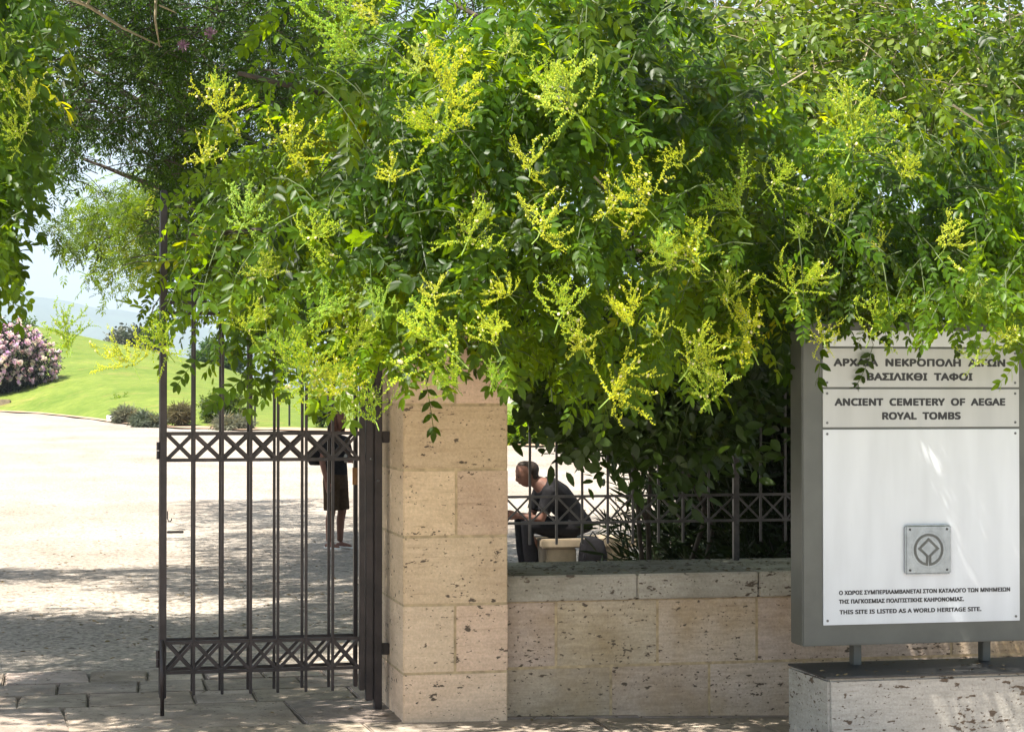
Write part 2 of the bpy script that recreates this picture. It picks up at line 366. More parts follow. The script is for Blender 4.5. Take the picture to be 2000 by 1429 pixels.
# strip of bare soil between gravel and lawn
sb = MB()
for i in range(len(cols) - 1):
    a, b = edge_pts[i], edge_pts[i + 1]
    n0 = np.array([0, 1.2 + .6 * math.sin(i * 1.3), 0]); n1 = np.array([0, 1.2 + .6 * math.sin((i + 1) * 1.3), 0])
    sb.add([a - n0 + [0, 0, .02], b - n1 + [0, 0, .02], b + n1 + [0, 0, .075], a + n0 + [0, 0, .075]], [(0, 1, 2, 3)])
tag(sb.build('soil_strip', M['soil']), kind='structure')
hp = [(-1500, 520), (-700, 545), (-300, 555), (0, 573), (56, 578), (112, 585), (190, 600), (330, 622), (450, 650), (600, 690), (800, 735), (1300, 760), (2400, 750)]
V2 = []; F2 = []; xs = np.linspace(-1500, 2400, 120)
for px in xs:
    py = np.interp(px, *zip(*hp)) + 2.0 * math.sin(px * .045) + 1.2 * math.sin(px * .13)
    c = PD(px, py, 5500.0); f_ = PD(px, 775, 3750.0)
    for t in np.linspace(0, 1, 8):
        p = f_ * (1 - t) + c * t; p[2] = -1.6 + (c[2] + 1.6) * t ** 0.9 + (20 * math.sin(px * .05 + t * 7) * math.sin(t * 3.14)); V2.append(tuple(p))
    p = c + fwd * 900; V2.append((p[0], p[1], -2))
for i in range(len(xs) - 1):
    for k in range(8): F2.append((i * 9 + k, (i + 1) * 9 + k, (i + 1) * 9 + k + 1, i * 9 + k + 1))
me = bpy.data.meshes.new('mountain'); me.from_pydata(V2, [], F2); tag(link('mountain', me, M['hill'], None, True), kind='structure')

# ================================================================== STONE PILLAR
PYF = 4.25
def zpx(py, Y, px=900): return PY(px, py, Y)[2]
pil = empty('gate_pillar', (0.0, PYF, 0), 'tan travertine block pillar between the iron gate and the low wall', 'pillar')
zj = [zpx(p, PYF, 890) for p in (1440, 1313, 1180, 1047, 917, 790, 663, 536, 409)]
xl, xr = XY(788, PYF), XY(992, PYF)
side = lambda y: xl
yb = PYF + 0.80
def pblock(mb, xa, xb, z0, z1, left):
    g = 0.0022; k = random.uniform(0.86, 1.1); mb.cur = (k, k * random.uniform(.95, 1.02), k * random.uniform(.88, 1.04))
    if left:
        mb.hexa([(side(PYF) , PYF, z0 + g), (xb - g, PYF, z0 + g), (xb - g, yb, z0 + g), (side(yb), yb, z0 + g)] + [(side(PYF), PYF, z1 - g), (xb - g, PYF, z1 - g), (xb - g, yb, z1 - g), (side(yb), yb, z1 - g)])
    else: mb.box(xa + g, xb, PYF, yb, z0 + g, z1 - g)
pb = MB()
for i in range(len(zj) - 1):
    if i in (1, 3, 5, 7):
        xm = XY(889 + (2 if i == 3 else 0), PYF); pblock(pb, xl, xm, zj[i], zj[i + 1], True); pblock(pb, xm, xr, zj[i], zj[i + 1], False)
    else: pblock(pb, xl, xr, zj[i], zj[i + 1], True)
pb.build('blocks', M['pillar'], pil, 0.005, segs=2)
mo = MB(); i_ = 0.004
mo.hexa([(side(PYF) + i_, PYF + i_, -0.1), (xr - i_, PYF + i_, -0.1), (xr - i_, yb - i_, -0.1), (side(yb) + i_, yb - i_, -0.1), (side(PYF) + i_, PYF + i_, zj[-1] - .01), (xr - i_, PYF + i_, zj[-1] - .01), (xr - i_, yb - i_, zj[-1] - .01), (side(yb) + i_, yb - i_, zj[-1] - .01)])
mo.build('mortar', M['mortar'], pil)
cp = MB(); cp.box(side(yb) - .05, xr + .06, PYF - .06, yb + .06, zj[-1] + .002, zj[-1] + .13); cp.build('cap_stone', M['coping'], pil, 0.012)

# ================================================================== LOW WALL
WY = 4.35
wall = empty('boundary_wall', (xr, WY, 0), 'low travertine block wall with coping running from pillar to behind the sign', 'wall')
z_ct, z_cb, z_m, z_bt = zpx(1123, WY - .02, 1100), zpx(1173, WY - .02, 1100), zpx(1302, WY, 1100), -0.22
XE = 5.2; wdep = 0.88
wb = MB()
def wblock(xa, xb, z0, z1):
    k = random.uniform(0.80, 1.12); wb.cur = (k, k * random.uniform(.95, 1.0), k * random.uniform(.86, 1.02)); g = .0018
    wb.box(xa + g, xb - g, WY, WY + wdep - .03, z0 + g, z1 - g)
j1 = [xr + .002] + [XY(p, WY, 1240) for p in (1086, 1284, 1478, 1672, 1858, 2050)] + [4.2, XE]
j2 = [xr + .002] + [XY(p, WY, 1360) for p in (1193, 1385, 1570, 1760, 1950)] + [4.0, XE]
for a, b in zip(j1, j1[1:]): wblock(a, b, z_m, z_cb - .001)
for a, b in zip(j2, j2[1:]): wblock(a, b, z_bt, z_m)
wb.build('blocks', M['wall'], wall, 0.006)
mo = MB(); mo.box(xr + .006, XE - .01, WY + .004, WY + wdep - .034, z_bt, z_cb - .003); mo.build('mortar', M['mortar'], wall)
cb = MB(); jc = [xr + .003] + [XY(p, WY, 1140) for p in (1243, 1480, 1720, 1960)] + [4.1, XE]
for a, b in zip(jc, jc[1:]):
    k = random.uniform(.85, 1.1); cb.cur = (k, k, k * .97); cb.box(a + .002, b - .002, WY - .022, WY + wdep, z_cb, z_ct)
cb.build('coping', M['coping'], wall, 0.008)

# ================================================================== IRON FENCE ON THE WALL
FY = WY + 0.74
fen = empty('iron_fence', (XY(1437, FY), FY, z_ct), 'grey iron railing with a crossed band standing on the low wall', 'fence')
zfb1, zfb0, zbar = zpx(968, FY, 1200), zpx(1019, FY, 1200), zpx(1061, FY, 1200)
zft = 2.75
bars = [XY(p, FY) for p in (1035, 1087, 1137, 1187, 1236, 1286, 1334, 1384)]
post = XY(1437, FY); sp = (bars[-1] - bars[0]) / 7
after = [post + sp * k for k in range(1, 25)]
allx = [bars[0] - sp * .97] + bars + [post] + after
for x in bars + [a for i, a in enumerate(after) if (i + 1) % 9]:
    m = MB(); m.box(x - .0068, x + .0068, FY - .0068, FY + .0068, zbar, zft); m.build('bar', M['fence_iron'], fen, 0.002)
for z in (zfb1, zfb0, zft - .12):
    m = MB(); m.box(xr + .003, XE, FY - .007, FY + .007, z - .0075, z + .0075); m.build('rail', M['fence_iron'], fen, 0.002)
for a, b in zip(allx, allx[1:]):
    m = MB(); m.bar((a, FY + .002, zfb0), (b, FY + .002, zfb1), .011, .007); m.bar((a, FY - .004, zfb1), (b, FY - .004, zfb0), .011, .007); m.build('cross', M['fence_iron'], fen)
for x in [post] + [a for i, a in enumerate(after) if not (i + 1) % 9]:
    m = MB(); m.box(x - .017, x + .017, FY - .017, FY + .017, z_ct + .001, zft + .05); m.build('post', M['fence_iron'], fen, 0.003)

# ================================================================== FOLDED IRON GATE (two leaves)
GY = 4.72
def gate_leaf(root, Y, x0, x1, barx, z_off, stile_l, stile_r, bw=.0150, top=None):
    z = {k: zpx(v, GY, 400) + z_off for k, v in dict(a=846, b=898, c=1253, d=1311, e=1356).items()}
    zt = top
    for x in barx: m = MB(); m.box(x - bw / 2, x + bw / 2, Y - .010, Y + .010, z['e'], zt - .42); m.build('bar', M['iron'], root, 0.002)
    for zc in [z[k] for k in 'abcd'] + [zt - .60]: m = MB(); m.box(x0 + stile_l, x1 - stile_r, Y - .008, Y + .008, zc - .009, zc + .009); m.build('rail', M['iron'], root, 0.002)
    xs = [x0 + stile_l] + list(barx) + [x1 - stile_r]
    for lo, hi in (('b', 'a'), ('d', 'c')):
        for a, b in zip(xs, xs[1:]):
            m = MB(); m.bar((a, Y + .003, z[lo]), (b, Y + .003, z[hi]), .0165, .009); m.bar((a, Y - .006, z[hi]), (b, Y - .006, z[lo]), .0165, .009); m.build('cross', M['iron'], root)
    for xa, xb in ((x0, x0 + stile_l), (x1 - stile_r, x1)):
        m = MB(); m.box(xa, xb, Y - .022, Y + .022, z['e'] - (.012 if xa == x0 else -.0), zt); m.build('stile', M['iron'], root, 0.004)
    return z
gx0, gx1 = XY(312, GY, 1000), XY(712, GY, 1000)
gbars = [XY(p, GY, 1000) for p in (379, 434.5, 490, 543, 598, 650)]
gtop = zpx(372, GY, 323)
g1 = empty('gate_leaf', (gx1, GY, 0), 'front leaf of the dark iron folding gate, hinged to the post beside the pillar', 'gate leaf', 'leaves of the folding iron gate')
zz = gate_leaf(g1, GY, gx0, gx1, gbars, 0, .036, .030, top=gtop)
m = MB(); m.tube([(gx0 + .014, GY - .032, zz['e'] - .10), (gx0 + .014, GY - .032, zz['e'] + .30)], .011, 10); m.build('drop_bolt', M['iron'], g1, smooth=True)
zb = zpx(1038, GY, 340); m = MB(); m.box(gx0 + .037, gx0 + .125, GY - .030, GY - .018, zb - .0065, zb + .0065); m.build('latch_bar', M['iron'], g1, .002)
zh = zpx(1010, GY, 330); m = MB(); xh = gx0 + .036
m.tube([(xh + .004, GY - .025, zh + .035), (xh + .004, GY - .025, zh - .005), (xh + .009, GY - .025, zh - .018), (xh + .018, GY - .025, zh - .020), (xh + .025, GY - .025, zh - .012), (xh + .026, GY - .025, zh - .004)], .0035, 6); m.build('hook', M['iron'], g1)
for pyc in (880, 1287):
    zc = zpx(pyc, GY, 312)
    for q in range(2):
        m = MB(); m.tube([(gx0 - .007, GY + .02, zc - .045 + q * .047), (gx0 - .007, GY + .02, zc - .001 + q * .047)], .011, 10); m.build('hinge', M['iron'], g1)
GY2 = GY + 0.19
g2 = empty('gate_leaf', (gx0, GY2, 0), 'rear leaf of the iron folding gate, folded flat behind the front leaf', 'gate leaf', 'leaves of the folding iron gate')
b2 = [XY(p, GY2, 1000) for p in (375.5, 430, 484.5, 535.5, 590, 642)]
gate_leaf(g2, GY2, gx0 + .004, XY(698, GY2, 1000), b2, -.005, .036, .022, .0150, top=gtop - .05)
xe = XY(692, GY2, 1000); zc = zpx(930, GY2, 692)
m = MB(); m.box(xe - .014, xe + .014, GY2 - .026, GY2 - .0225, zc - .045, zc + .05); m.build('rust_patch', M['rust'], g2, .001)
# hinge post with brackets into the pillar
px0, px1 = XY(714, GY, 1000), XY(745, GY, 1000)
gp = empty('gate_post', ((px0 + px1) / 2, GY, 0), 'dark double iron post carrying the gate beside the pillar', 'post')
xm = (px0 + px1) / 2; pt = gtop + .03
m = MB(); m.box(px0, xm - .004, GY - .02, GY + .025, .05, pt); m.box(xm + .002, px1, GY - .03, GY + .035, .0, pt); m.box(xm - .006, xm + .004, GY - .005, GY + .015, .05, pt - .02)
m.build('column', M['iron'], gp, .004)
for pyc in (853, 1266, 480):
    zc = zpx(pyc, GY, 755); xs_ = xl - .001
    m = MB(); m.box(px1 + .001, xs_, GY - .012, GY + .012, zc - .032, zc + .032); m.build('wall_bracket', M['iron'], gp, .004)
for pyc, dx in ((897, -.02), (938, .022)):
    m = MB(); m.ball((xm + dx, GY - .03, zpx(pyc, GY, 715)), .008); m.build('bolt', M['screw'], gp, smooth=True)

# ================================================================== SIGN ON ITS PLINTH
SY = 3.25; PLY = 2.98
zpl = zpx(1318, PLY, 1700)
plx0, plx1 = XY(1618, PLY, 1320), 2.95
pl = MB(); pl.hexa([(plx0 + .005, PLY, -.25), (plx1, PLY, -.25), (plx1, PLY + .54, -.25), (plx0 - .01, PLY + .54, -.25), (plx0, PLY, zpl - .013), (plx1, PLY, zpl - .013), (plx1, PLY + .54, zpl - .013), (plx0 - .01, PLY + .54, zpl - .013)])
plo = empty('sign_plinth', (plx0, PLY, 0), 'pale pitted stone plinth under the sign, dappled with sun', 'plinth')
pl.build('block', M['plinth'], plo, 0.014)
bp = MB(); bp.box(plx0 - .022, plx1 + .02, PLY - .018, PLY + .51, zpl - .011, zpl); bp.build('top_plate', M['plate_dark'], plo, .003)
sx0, sx1 = XY(1567, SY, 1000), XY(2032, SY, 1000)
sz0, sz1 = zpx(1262, SY, 1575), zpx(628, SY, 1575)
sg = empty('information_sign', ((sx0 + sx1) / 2, SY, zpl), 'white and grey site sign with Greek and English lettering on a stone plinth', 'sign')
fr = MB(); fr.box(sx0, sx1, SY, SY + .17, sz0, sz1); fr.build('case', M['frame'], sg, .006)
for p, y in ((1672, 1290), (1924, 1280)):
    c = XY(p, SY + .12, 1285); m = MB(); m.box(c - .021, c + .021, SY + .10, SY + .16, zpl + .001, sz0 - .001); m.build('leg', M['frame'], sg, .002)
def plate(py0, py1, mat, name='plate'):
    a = XY(1606, SY, 1000) + .002; b = XY(1990, SY, 1000)
    z1 = zpx(py0, SY, 1620); z0 = zpx(py1, SY, 1620)
    m = MB(); m.box(a, b, SY - .007, SY - .0005, z0, z1); o = m.build(name, mat, sg, .0012)
    return o, a, b, z0, z1
def screws(o, a, b, z0, z1, n=2):
    for x in (a + .022, b - .022):
        for z in (z0 + .022, z1 - .022):
            m = MB(); m.tube([(x, SY - .007, z), (x, SY - .0095, z)], .0065, 10); m.build('screw', M['screw'], o)
A = plate(680, 755.5, M['plate_grey']); B = plate(759.5, 834, M['plate_grey']); Cc = plate(838.5, 1220, M['plate_white']); D = plate(645, 676, M['plate_white'])
for q in (A, B, Cc): screws(*q)
import os
_fp = os.path.join(bpy.utils.resource_path('LOCAL'), 'datafiles', 'fonts', 'NotoSansMath-Regular.woff2')
fnt = bpy.data.fonts.load(_fp) if os.path.exists(_fp) else None
def lettering(txt, x0px, x1px, pyb, cap_px, parent, yface, bold=.078, squeeze=None):
    """text of capitals fitted between two places on the sign; baseline pyb, cap height cap_px (photo pixels at the sign)"""
    cu = bpy.data.curves.new('lettering', 'FONT'); cu.body = txt; cu.size = 1.0; cu.extrude = 0.0; cu.resolution_u = 4
    cu.space_character = 1.04
    if fnt: cu.font = fnt
    o = bpy.data.objects.new('tmp', cu); scene.collection.objects.link(o)
    dg = bpy.context.evaluated_depsgraph_get(); me = bpy.data.meshes.new_from_object(o.evaluated_get(dg))
    bpy.data.objects.remove(o)
    co = np.zeros(len(me.vertices) * 3, np.float32); me.vertices.foreach_get('co', co); co = co.reshape(-1, 3)
    mn, mx = co.min(0), co.max(0); capH = 0.714 if fnt else 0.727
    X0, X1 = XY(x0px, SY, pyb), XY(x1px, SY, pyb); z = zpx(pyb, SY, (x0px + x1px) / 2); h = cap_px / F * (SY - CY) * 1.02
    W = np.zeros_like(co); W[:, 0] = X0 + (co[:, 0] - mn[0]) / (mx[0] - mn[0]) * (X1 - X0); W[:, 2] = z + co[:, 1] / capH * h; W[:, 1] = yface
    me.vertices.foreach_set('co', W.ravel()); me.materials.clear()
    bm = bmesh.new(); n0 = len(me.vertices); bm.from_mesh(me)
    for i_, (a_, b_) in enumerate(((1, 0), (-1, 0), (.6, .7), (-.6, -.7), (.6, -.7), (-.6, .7))):    # heavier strokes: the letter laid down several times
        bm.from_mesh(me); bm.verts.ensure_lookup_table()
        for v in bm.verts[-n0:]: v.co.x += a_ * bold * h; v.co.z += b_ * bold * h; v.co.y -= .00005 * (i_ + 1)
    r_ = bmesh.ops.extrude_face_region(bm, geom=bm.faces[:]); bmesh.ops.translate(bm, verts=[v for v in r_['geom'] if isinstance(v, bmesh.types.BMVert)], vec=(0, -.0008, 0))
    bmesh.ops.recalc_face_normals(bm, faces=bm.faces); bm.to_mesh(me); bm.free()
    me.name = 'lettering'
    return link('lettering', me, M['letter'], parent)
yf = SY - .0072
lettering('ΑΡΧΑΙΑ  ΝΕΚΡΟΠΟΛΗ  ΑΙΓΩΝ', 1628, 1961, 714.5, 20, A[0], yf)
lettering('ΒΑΣΙΛΙΚΘΙ  ΤΑΦΟΙ', 1693, 1897, 742, 20, A[0], yf)
lettering('ANCIENT  CEMETERY  OF  AEGAE', 1630, 1961, 791, 19.5, B[0], yf)
lettering('ROYAL  TOMBS', 1723, 1874, 818, 19.5, B[0], yf)
lettering('Ο ΧΩΡΟΣ ΣΥΜΠΕΡΙΛΑΜΒΑΝΕΤΑΙ ΣΤΟΝ ΚΑΤΑΛΟΓΟ ΤΩΝ ΜΝΗΜΕΙΩΝ', 1638, 1971, 1157, 11.5, Cc[0], yf, .062)
lettering('ΤΗΣ ΠΑΓΚΟΣΜΙΑΣ ΠΟΛΙΤΙΣΤΙΚΗΣ ΚΛΗΡΟΝΟΜΙΑΣ.', 1638, 1881, 1175, 11.5, Cc[0], yf, .062)
lettering('THIS SITE IS LISTED AS A WORLD HERITAGE SITE.', 1639, 1915, 1195, 11.5, Cc[0], yf, .062)
# cast metal emblem plaque fixed on the white plate
ec = PY(1809, 1072, SY); es = 51.5 / F * (SY - CY); ey = SY - .0075
em = empty('emblem_plaque', (ec[0], ey, ec[2]), 'square cast metal plaque with a ring and diamond emblem, fixed on the white sign', 'plaque')
m = MB(); m.box(ec[0] - es, ec[0] + es, ey - .022, ey - .001, ec[2] - es, ec[2] + es); m.build('plaque', M['emblem_metal'], em, .008, segs=3)
Rr = es * .60; path = []
g0 = 0.12
for k in range(49):
    a = -math.pi / 2 + g0 + (2 * math.pi - 2 * g0) * k / 48; path.append((Rr * math.cos(a) * .98, Rr * math.sin(a)))
path += [(-.10 * Rr, -.42 * Rr), (-.66 * Rr, .08 * Rr), (0, .70 * Rr), (.66 * Rr, .08 * Rr), (.10 * Rr, -.42 * Rr)]
n_ = len(path); wd = .085 * Rr; inn = []; out = []
for i in range(n_):
    p = Vector(path[i]); d0 = (p - Vector(path[i - 1])).normalized(); d1 = (Vector(path[(i + 1) % n_]) - p).normalized()
    t = (d0 + d1).normalized(); nn = Vector((-t.y, t.x)); k = wd / max(.45, math.sqrt(max(.01, (1 + d0.dot(d1)) / 2))); inn.append(p + nn * k); out.append(p - nn * k)
vs = []; fs = []
for y in (ey - .0205, ey - .0235):
    for q in inn + out: vs.append((ec[0] + q.x, y, ec[2] + q.y))
for i in range(n_):
    j = (i + 1) % n_; a, b, c, d = i, j, n_ + j, n_ + i; o_ = 2 * n_
    fs += [(o_ + a, o_ + b, o_ + c, o_ + d), (a, b, o_ + b, o_ + a), (d, c, o_ + c, o_ + d)]
m = MB(); m.add(vs, fs); m.build('emblem', M['emblem_dark'], em)
m = MB()
for k in range(46):
    a = 2 * math.pi * k / 46
    if k % 15 == 0: continue
    m.ball((ec[0] + math.cos(a) * es * .74, ey - .022, ec[2] + math.sin(a) * es * .74), (.0022, .001, .0022), 5, 4)
m.build('raised_rim', M['emblem_metal'], em)
for sx in (-1, 1):
    for sz in (-1, 1):
        m = MB(); m.tube([(ec[0] + sx * es * .80, ey - .0215, ec[2] + sz * es * .82), (ec[0] + sx * es * .80, ey - .0235, ec[2] + sz * es * .82)], .0062, 10); m.build('screw', M['plate_dark'], em)
# ================================================================== FOLIAGE BUILDERS
def leaflet(L, W, fine):
    """one leaflet along +Y from the origin, folded on its midrib and curled; returns verts, quads"""
    if fine:
        ys = [0, .20, .48, .78, 1.0]; ws = [0, .40, .50, .30, 0]
        fold = .16; c = -.10
        mid = [(0, y * L, c * L * y * y) for y in (0, .34, .66, 1.0)]
        v = [mid[0], mid[1], mid[2], mid[3]]
        for s in (1, -1):
            for y, q in zip((.22, .50, .80), (.41, .50, .29)):
                v.append((s * q * W, y * L, c * L * y * y + fold * q * W * 1.2))
        r = 4; l = 7
        f = [(0, r, r + 1, 1), (1, r + 1, r + 2, 2), (2, r + 2, 3, 3), (0, 1, l + 1, l), (1, 2, l + 2, l + 1), (2, 3, 3, l + 2)]
        f = [(0, r, r + 1, 1), (1, r + 1, r + 2, 3), (0, 1, l + 1, l), (1, 3, l + 2, l + 1)]
        return v, f
    v = [(0, 0, 0), (.5 * W, .35 * L, .08 * W), (.36 * W, .72 * L, .03 * W), (0, L, -.08 * L), (-.36 * W, .72 * L, .03 * W), (-.5 * W, .35 * L, .08 * W)]
    return v, [(0, 1, 2, 3), (0, 3, 4, 5)]
def compound_leaf(r, n, length, L, W, fine, droop=.35, stem=True):
    """pinnate leaf along +Y with upper side +Z"""
    V = []; Q = []
    def put(v, f, Mx):
        b = len(V)
        for p in v: V.append(tuple(Mx @ Vector(p)))
        for q in f: Q.append(tuple(i + b for i in q))
    def at(t): return Vector((0, t * length * (1 - .12 * t * droop), -droop * length * .5 * t * t))
    for k in range(n):
        t = .22 + .74 * k / max(1, n - 1)
        for s in (1, -1):
            a = s * R(r.uniform(48, 72) - 14 * t); sc = r.uniform(.85, 1.08) * (1 - .25 * abs(t - .55))
            v, f = leaflet(L * sc, W * sc, fine)
            Mx = Matrix.Translation(at(t)) @ Matrix.Rotation(-a, 4, 'Z') @ Matrix.Rotation(R(r.uniform(-38, 8)), 4, 'X') @ Matrix.Rotation(s * R(r.uniform(-25, 35)), 4, 'Y')
            put(v, f, Mx)
    v, f = leaflet(L * 1.02, W, fine); put(v, f, Matrix.Translation(at(1)) @ Matrix.Rotation(R(r.uniform(-45, -15)), 4, 'X'))
    if stem:
        w_ = .0016; b = len(V)
        for k in range(4):
            p = at(k / 3); V.append((p.x - w_, p.y, p.z)); V.append((p.x + w_, p.y, p.z))
        for k in range(3): Q.append((b + 2 * k, b + 2 * k + 1, b + 2 * k + 3, b + 2 * k + 2))
    return np.array(V, np.float32), np.array(Q, np.int32)
def simple_spray(r, n, length, L, W, fine, droop=.2):
    """twig of single alternate leaves"""
    V = []; Q = []
    for k in range(n):
        t = .1 + .9 * k / (n - 1); s = 1 if k % 2 else -1
        v, f = leaflet(L * r.uniform(.7, 1.15), W * r.uniform(.8, 1.1), fine)
        Mx = Matrix.Translation((0, t * length, -droop * length * t * t)) @ Matrix.Rotation(-s * R(r.uniform(25, 80)), 4, 'Z') @ Matrix.Rotation(R(r.uniform(-50, 25)), 4, 'X') @ Matrix.Rotation(R(r.uniform(-45, 45)), 4, 'Y')
        b = len(V)
        for p in v: V.append(tuple(Mx @ Vector(p)))
        for q in f: Q.append(tuple(i + b for i in q))
    return np.array(V, np.float32), np.array(Q, np.int32)
def frames(d, up):
    d = d / np.linalg.norm(d, axis=1)[:, None]
    z = up - d * (up * d).sum(1)[:, None]; z /= np.maximum(1e-6, np.linalg.norm(z, axis=1))[:, None]
    return np.stack([np.cross(d, z), d, z], 2)                # columns x, y, z
def scatter(templates, P, Rm, S, tint):
    """copies of leaf templates as one array mesh"""
    Vs = []; Qs = []; Ts = []; base = 0; pick = rng.integers(0, len(templates), len(P))
    for k, (v, q) in enumerate(templates):
        ix = np.where(pick == k)[0]
        if not len(ix): continue
        W = np.einsum('nij,mj->nmi', Rm[ix], v) * S[ix][:, None, None] + P[ix][:, None, :]
        n, m = W.shape[:2]; Vs.append(W.reshape(-1, 3))
        Qs.append((q[None] + (np.arange(n) * m)[:, None, None]).reshape(-1, 4) + base); base += n * m
        t = np.repeat(tint[ix], m, 0) * np.repeat(rng.uniform(.86, 1.14, (n * m // 1, 1)).reshape(-1, 1), 3, 1)
        Ts.append(t)
    return np.concatenate(Vs), np.concatenate(Qs), np.concatenate(Ts)
def twig_tubes(paths, r0, r1):
    """thin three-sided twigs; paths (n,k,3)"""
    n, k = paths.shape[:2]; a = np.array([0, 2.094, 4.189]); rr = np.linspace(r0, r1, k)
    d = paths[:, -1] - paths[:, 0]; Fm = frames(d, np.tile([0.1, 0.2, 1.0], (n, 1)))
    ring = np.stack([np.cos(a), np.zeros(3), np.sin(a)], 1)
    off = np.einsum('nij,mj->nmi', Fm, ring)
    V = paths[:, :, None, :] + off[:, None] * rr[None, :, None, None]
    q = [(i * 3 + j, i * 3 + (j + 1) % 3, (i + 1) * 3 + (j + 1) % 3, (i + 1) * 3 + j) for i in range(k - 1) for j in range(3)]
    Q = (np.array(q)[None] + (np.arange(n) * k * 3)[:, None, None]).reshape(-1, 4)
    return V.reshape(-1, 3), Q
def unit(a): return a / np.maximum(1e-9, np.linalg.norm(a, axis=-1, keepdims=True))
def grow(tips, dirs, length, nleaf, templates, droop, hue, up_bias, lscale=(.62, 1.2), spread=.75, toward=None):
    """twigs ending at tips, leaves set alternately along them. returns leaf arrays and twig paths"""
    n = len(tips); L = length * rng.uniform(.7, 1.25, n)
    k = 5; t = np.linspace(0, 1, k); D = unit(dirs)
    base = tips - D * L[:, None] + np.c_[np.zeros(n), np.zeros(n), droop * L * .6]
    paths = base[:, None] + (tips - base)[:, None] * t[None, :, None]
    paths[:, :, 2] += (droop * L[:, None]) * (4 * t * (1 - t))[None] * .45
    tl = np.linspace(.12, 1, nleaf); P = []; Dl = []; tn = []
    twig_hue = hue(tips)
    for j, tt in enumerate(tl):
        i0 = min(k - 2, int(tt * (k - 1))); fr_ = tt * (k - 1) - i0
        p = paths[:, i0] * (1 - fr_) + paths[:, i0 + 1] * fr_
        side = unit(np.cross(D, np.array([0, 0, 1.0]))) * (1 if j % 2 else -1)
        dl = unit(D * rng.uniform(.4, .9, (n, 1)) + side * rng.uniform(.35, 1.0, (n, 1)) * spread * (1 if tt < .95 else .2) + rng.normal(0, .25, (n, 3)) + np.array([0, 0, -.22]))
        P.append(p); Dl.append(dl); tn.append(twig_hue * rng.uniform(.8, 1.22, (n, 1)))
    P = np.concatenate(P); Dl = np.concatenate(Dl); tn = np.concatenate(tn)
    yl = rng.random(len(tn)) < .0014; tn[yl] = np.array([4.6, 2.3, 1.2]); dk = rng.random(len(tn)) < .10; tn[dk] *= .55
    up = np.array(up_bias)[None] + rng.normal(0, .38, (len(P), 3))
    return scatter(templates, P, frames(Dl, up), rng.uniform(*lscale, len(P)), tn), paths
def hue_fn(seed, lo=.55, hi=1.45, yellow=.12, fq=(.5, 2.5)):
    f = smooth_noise(seed, 12, *fq)
    def h(P):
        a = np.clip(f(P) * .5 + .5, 0, 1)[:, None]; base = lo + (hi - lo) * a
        y = (rng.random((len(P), 1)) < yellow) * rng.uniform(.2, .9, (len(P), 1))
        return base * np.c_[1 + .25 * a[:, 0] + .9 * y[:, 0], 1 + .25 * y[:, 0], 1 - .3 * y[:, 0]]
    return h
def limb(mb, pts, r0, r1, n=8, wob=.03):
    pts = [Vector(p) for p in pts]; P = []
    for i in range(len(pts) - 1):
        for k in range(4):
            t = k / 4; a, b = pts[i], pts[i + 1]; P.append(a.lerp(b, t) + Vector((random.uniform(-wob, wob), random.uniform(-wob, wob), 0)) * (1 if (i or k) else 0))
    P.append(pts[-1]); mb.tube(P, list(np.linspace(r0, r1, len(P))), n)
rr = random.Random(5)
T_PAG = [compound_leaf(rr, rr.choice((4, 5, 5, 6)), rr.uniform(.20, .27), .066, .030, True, rr.uniform(.1, .7)) for _ in range(10)]
T_PAGF = [compound_leaf(rr, rr.choice((5, 6)), .24, .066, .030, False, rr.uniform(.2, .6), False) for _ in range(6)]

# ---------------------------------------------------------------- the pagoda tree over the gate
YR = 3.75
low_px = [(120, 690), (185, 690), (215, 700), (250, 650), (300, 690), (340, 735), (370, 760), (420, 770), (470, 735), (520, 775), (590, 775), (650, 768), (720, 770), (780, 755), (800, 770), (860, 760), (930, 720), (990, 735), (1040, 760), (1120, 765), (1200, 775), (1290, 760), (1400, 750), (1450, 735), (1490, 665), (1560, 680), (1640, 690), (1720, 702), (1800, 718), (1870, 728), (1930, 715), (2010, 722), (2300, 700), (2900, 690)]
lx = np.array([PYO(p, 700, YR)[0] for p, _ in low_px]); lz = np.array([PYO(p, q, YR)[2] for p, q in low_px])
left_px = [(190, 760), (180, 690), (200, 600), (255, 540), (310, 450), (345, 350), (400, 230), (405, 150), (450, 110), (560, 70), (625, 0), (640, -60)]
gz = np.array([PYO(p, q, YR)[2] for p, q in left_px])[::1]; gx = np.array([PYO(p, q, YR)[0] for p, q in left_px])
o_ = np.argsort(gz); gz = gz[o_]; gx = gx[o_]
up_px = [(100, -400), (1180, -400), (1290, 20), (1370, 170), (1500, 235), (1640, 235), (1800, 270), (1930, 300), (2100, 330), (2900, 340)]
ux = np.array([PYO(p, 700, YR)[0] for p, _ in up_px]); uz = np.array([PYO(p, q, YR)[2] for p, q in up_px])
clump = smooth_noise(21, 16, .7, 2.6); front = smooth_noise(22, 12, .6, 1.8)
